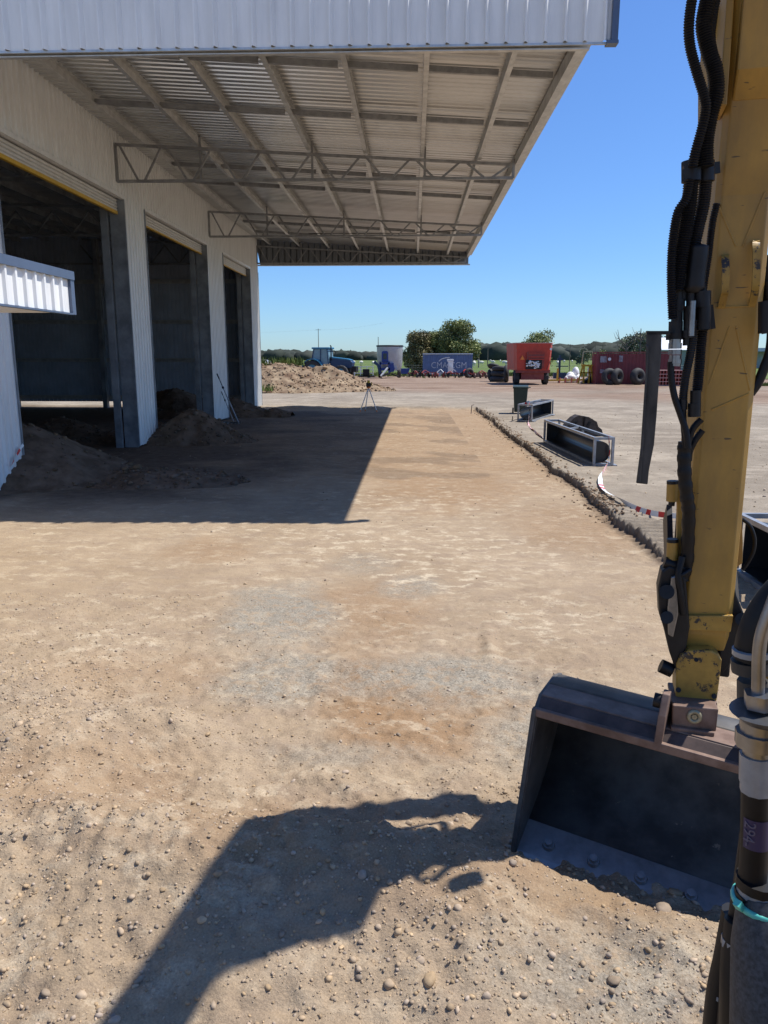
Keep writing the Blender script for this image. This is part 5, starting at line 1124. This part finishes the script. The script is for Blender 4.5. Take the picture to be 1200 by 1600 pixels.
def tree(name, label, x, y, h, w, seed, m='leaf', nl=6000, ls=.3, trunk=.25, base=.28, cat='tree', grp=None, nclump=22, asp=1., lean=0):
    r = random.Random(seed); o = thing(name, label, cat, (x, y, 0), r.uniform(0, 6), grp); C = []; Rr = []
    mb = MB(); top = Vector((lean*.3*h, 0, h*.62)); mb.tube([(0,0,-.1), (top*.35), (top*.7), top], [w*.035+.05, w*.028+.04, w*.02+.03, .04], 8)
    for i in range(nclump):
        a = r.uniform(0, 6.28); t = r.uniform(base+.08, .93); rr = (w/2)*math.sqrt(r.random())*(1-.55*max(0, (t-.5)/.5)**1.5)*.82
        c = Vector((rr*math.cos(a)+lean*t*h*.3, rr*math.sin(a), h*t)); q = r.uniform(.11, .19)*w; C.append(c); Rr.append((q, q, q*.75*asp))
        if i % 2 == 0: s0 = top*r.uniform(.35, .9); mb.tube([s0, s0.lerp(c, .5)+Vector((0,0,.1*h*.3)), c], [.07*w/6, .045*w/6, .015*w/6], 5)
    mb.build('trunk', M['bark'], o)
    V, Fq_, T = leafcloud([tuple(c) for c in C], Rr, nl, ls, seed); npmesh('crown', V, Fq_, M[m], False, T, 'tint', o); return o
for (px, y, h_, w, sd, m, lb) in ((653,104,5.7,4.7,1,'leafb','brown tinged shaggy tree at the left of the clump behind the blue container'),(683,106,5.9,4.8,2,'leaf','middle bushy tree of the clump behind the blue container'),(714,103,7.1,5.6,3,'leaf','tallest green tree rising over the right of the blue container')):
    q = onY(px, 560, y); tree('tree', lb, q[0], y, h_, w, sd, m, 17000, .25, base=.06 if px < 700 else .16, grp='trees behind the blue container', nclump=44)
q = onY(842, 560, 95); tree('tree', 'round green tree behind the red feed mixer', q[0], 95, 5.3, 4.6, 5, 'leaf', 7000, .22, base=.1, nclump=28)
q = onY(912, 560, 230); tree('tree', 'dark round tree far across the field', q[0], 230, 4.6, 4.6, 6, 'leafg', 1500, .5, base=.15)
q = onY(938, 560, 150); tree('tree', 'light green round tree left of the maroon container', q[0], 150, 3.9, 3.6, 8, 'leaf', 2500, .3, base=.1)
for k, (px, h_, w, lb) in enumerate(((984,5.5,5.5,'pale gum tree left of the dead tree above the maroon container'),(1003,6.2,6,'pale gum tree between the dead trunks above the maroon container'),(1022,5.6,5.5,'pale gum tree just left of the pale roofed building'))):
    q = onY(px, 560, 150); tree('gum_tree', lb, q[0], 150, h_+.9, w, 20+k, 'leafg', 3000, .38, base=.45, grp='gum trees over the maroon container')
def deadtree(label, px, y, h_, seed, spread):
    r = random.Random(seed); q = onY(px, 560, y); mb = MB(); mb.tube([(0,0,0),(.1,0,h_*.5),(.05,0,h_)], [.2,.14,.05], 7)
    for i in range(9):
        z = h_*r.uniform(.45,.9); s = r.choice((-1,1)); L_ = spread*r.uniform(.3,1); p1 = Vector((s*L_*.5, r.uniform(-.5,.5), z+L_*.5)); p2 = Vector((s*L_*.75, r.uniform(-.6,.6), z+L_*1.2)); mb.tube([(.07,0,z), p1, p2], [.08,.05,.02], 5); mb.tube([p1, p1+Vector((s*.5,.2,.2)), p1+Vector((s*.8,.2,.9))], [.04,.03,.012], 4)
    o = mb.build('dead_tree', M['dead']); o.location = (q[0], y, 0); tag(o, label, 'dead tree', 'bare dead trees'); return o
deadtree('straight bare dead trunk above the maroon container', 998, 110, 6.3, 1, .9)
deadtree('forked dead tree with long bent boughs, left of the straight trunk', 977, 112, 4.6, 5, 2.1)
# grass tufts along the field edge
def tufts(name, X, Y, n, size, seed, z=.12, parent=None):
    r = np.random.default_rng(seed); k = len(X); m = 6; P = []; 
    ang = r.uniform(0, 6.28, (k, m)); L_ = size*r.uniform(.5, 1.2, (k, m)); wd = L_*.10
    bx = X[:, None]+r.normal(size=(k, m))*size*.25; by = Y[:, None]+r.normal(size=(k, m))*size*.25
    dx, dy = np.cos(ang), np.sin(ang); z0 = np.full((k, m), z)
    V = np.stack([np.stack([bx-dy*wd, by+dx*wd, z0], -1), np.stack([bx+dy*wd, by-dx*wd, z0], -1), np.stack([bx+dx*L_*.4, by+dy*L_*.4, z0+L_], -1)], 2).reshape(-1, 3)
    l = r.uniform(.7, 1.5, k*m); hue = r.uniform(0, .6, k*m); T = np.stack([l*(1+hue), l*(1+hue*.35), l, np.ones(k*m)], 1)
    o = npmesh(name, V, np.arange(len(V)).reshape(-1, 3), M['grasstuft'], False, np.repeat(T, 3, 0), 'tint'); return tag(o, kind='stuff')
r = np.random.default_rng(3)
ex = r.uniform(-14, 24, 2600); tufts('field_edge_grass', ex, 99.5-np.abs(r.normal(0, 5, 2600)), 0, .38, 1)
ex = r.uniform(20, 29, 900); tufts('container_grass', ex, r.uniform(60, 62.5, 900)-.1*(ex-20), 0, .25, 2)
ex = r.uniform(-11.2, -8.6, 60); tufts('corner_weeds', ex, r.uniform(46.0, 47.2, 60), 0, .4, 4, .25)
ex = r.uniform(23.5, 40, 900); tufts('verge_grass', ex, r.uniform(43.9, 46.5, 900)+.1*(ex-23), 0, .18, 6, .17)
# tall dry weeds on top of the mound's horizon
ex = r.uniform(-10.3, -7.4, 60); tufts('mound_weeds', ex, r.uniform(50, 52, 60), 0, .55, 5, 1.75)

# fence along the field, posts as parts
fl = thing('post_fence', 'thin wire and post fence along the green field edge', 'fence', (0, 101, .15), 0)
for k in range(18): x = -17+k*3.4; mb = MB(); mb.cyl((x,0,0), (x,0,1.25), .05, 6); mb.build('post', M['wood'], fl)
for z in (.5,.85,1.15): mb = MB(); mb.tube([(-17,0,z), (41,0,z)], .008, 4); mb.build('wire', M['galv'], fl)
# poles and wires
pg_ = 'power poles across the field'
poles = [(890,230,'power pole right of the red mixer, nearest of the far poles'),(930,330,'farther power pole left of the maroon container'),(941,210,'power pole standing at the left end of the maroon container'),(762,210,'thin grey pole beyond the tyre heap'),(498,260,'faint pole above the blue tractor cab'),(748,170,'short dark post beside the blue container end')]
for (px, y, lb) in poles:
    h_ = {890:6.3,930:9.5,941:6.0,762:4.8,498:12,748:3.2}[px]; q = onY(px, 560, y); o = thing('power_pole', lb, 'pole', (q[0], y, 0), 0, pg_)
    mb = MB(); mb.cyl((0,0,0), (0,0,h_), .13, 8, .09); mb.build('shaft', M['wood'], o)
    if px not in (762, 748): mb = MB(); mb.bar((-.9,0,h_-.4), (.9,0,h_-.4), .1); mb.build('crossarm', M['wood'], o)
def q3(px, y, z): q = onY(px, 560, y); return Vector((q[0], y, z))
mb = MB(); 
P = [q3(498,260,11.6), q3(591,240,11.0), q3(700,220,9.2), q3(762,210,4.8)]
for a, b_ in ((q3(250,300,12),q3(498,260,11.6)),(q3(498,260,11.6),q3(600,240,13.0))):
    mb.tube([a.lerp(b_, t)-Vector((0,0,4*t*(1-t)*.6)) for t in np.linspace(0,1,9)], .011, 4)
tag(mb.build('power_line', M['galv']), 'faint overhead wire crossing the sky above the blue tractor', 'wire')

# sheep in the field
def make_sheep():
    o = thing('sheep', '', 'sheep', (0,0,0), 0, 'sheep grazing in the far field'); 
    mb = MB(); mb.ell((0,0,.62), .52, .27, .30, 12, 8); mb.ell((-.45,0,.62), .14, .2, .2, 8, 6)
    mb.tube([(.42,0,.72),(.62,0,.62),(.78,0,.42)], [.15,.11,.06], 8)
    for x, y in ((.3,.13),(.3,-.13),(-.33,.13),(-.33,-.13)): mb.tube([(x,y,.45),(x,y,.2),(x,y,0)], [.07,.04,.035], 6)
    for s in (-1,1): mb.ell((.66,s*.11,.66), .03, .07, .03, 6, 4)
    mb.build('body', M['sheep'], o); return o
sh = make_sheep(); r = random.Random(11); lst = []
for k in range(22):
    px = r.choice([r.uniform(418,500), r.uniform(530,592), r.uniform(625,660), r.uniform(738,800), r.uniform(738,800), r.uniform(862,945)]); y = r.choice([r.uniform(190,270), r.uniform(280,480)])
    lst.append((px, y))
lst.sort()
zones_ = ((0,500,'left of the blue tractor'),(500,600,'between the blue tractor and the grey mixer'),(600,700,'between the grey mixer and the tree clump'),(700,820,'between the blue container and the red mixer'),(820,2000,'between the red mixer and the maroon container'))
for k, (px, y) in enumerate(lst):
    where = [z for a, b_, z in zones_ if a <= px < b_][0]; rng_ = 'far off near the horizon' if y > 275 else 'on the nearer pasture'
    q = onY(px, 560, y); lb = 'tiny white sheep %s, %s' % (rng_, where)
    if k == 0: sh.location = (q[0], y, .15); sh['label'] = lb
    else: copy_thing(sh, (q[0], y, .15), r.uniform(0, 6.28), lb, 1.45)
sh.scale = (1.45,)*3
# wooded skyline
V0, F0 = I2; r = np.random.default_rng(12); n = 2600; X = r.uniform(-900, 1400, n); Yb = r.uniform(850, 1000, n); hh = 5+7*fbm(X*.006, X*0, 3, 7)+r.uniform(-1.5, 2.5, n)
hh = np.where((X > 60) & (X < 330), hh*1.9, hh); S = hh*.75
nv = len(V0); P = V0[None]*np.stack([S*1.5, S, S], -1)[:, None]*(1+r.uniform(-.25,.25,(n, nv)))[..., None]+np.stack([X, Yb, hh*.35], -1)[:, None]
T = r.uniform(.55, 1.2, n); T = np.stack([T, T, T*1.1, np.ones(n)], 1)
o = npmesh('treeline', P.reshape(-1, 3), (F0[None]+np.arange(n)[:, None, None]*nv).reshape(-1, 3), M['far'], False, np.repeat(T, nv, 0), 'tint'); tag(o, kind='stuff')
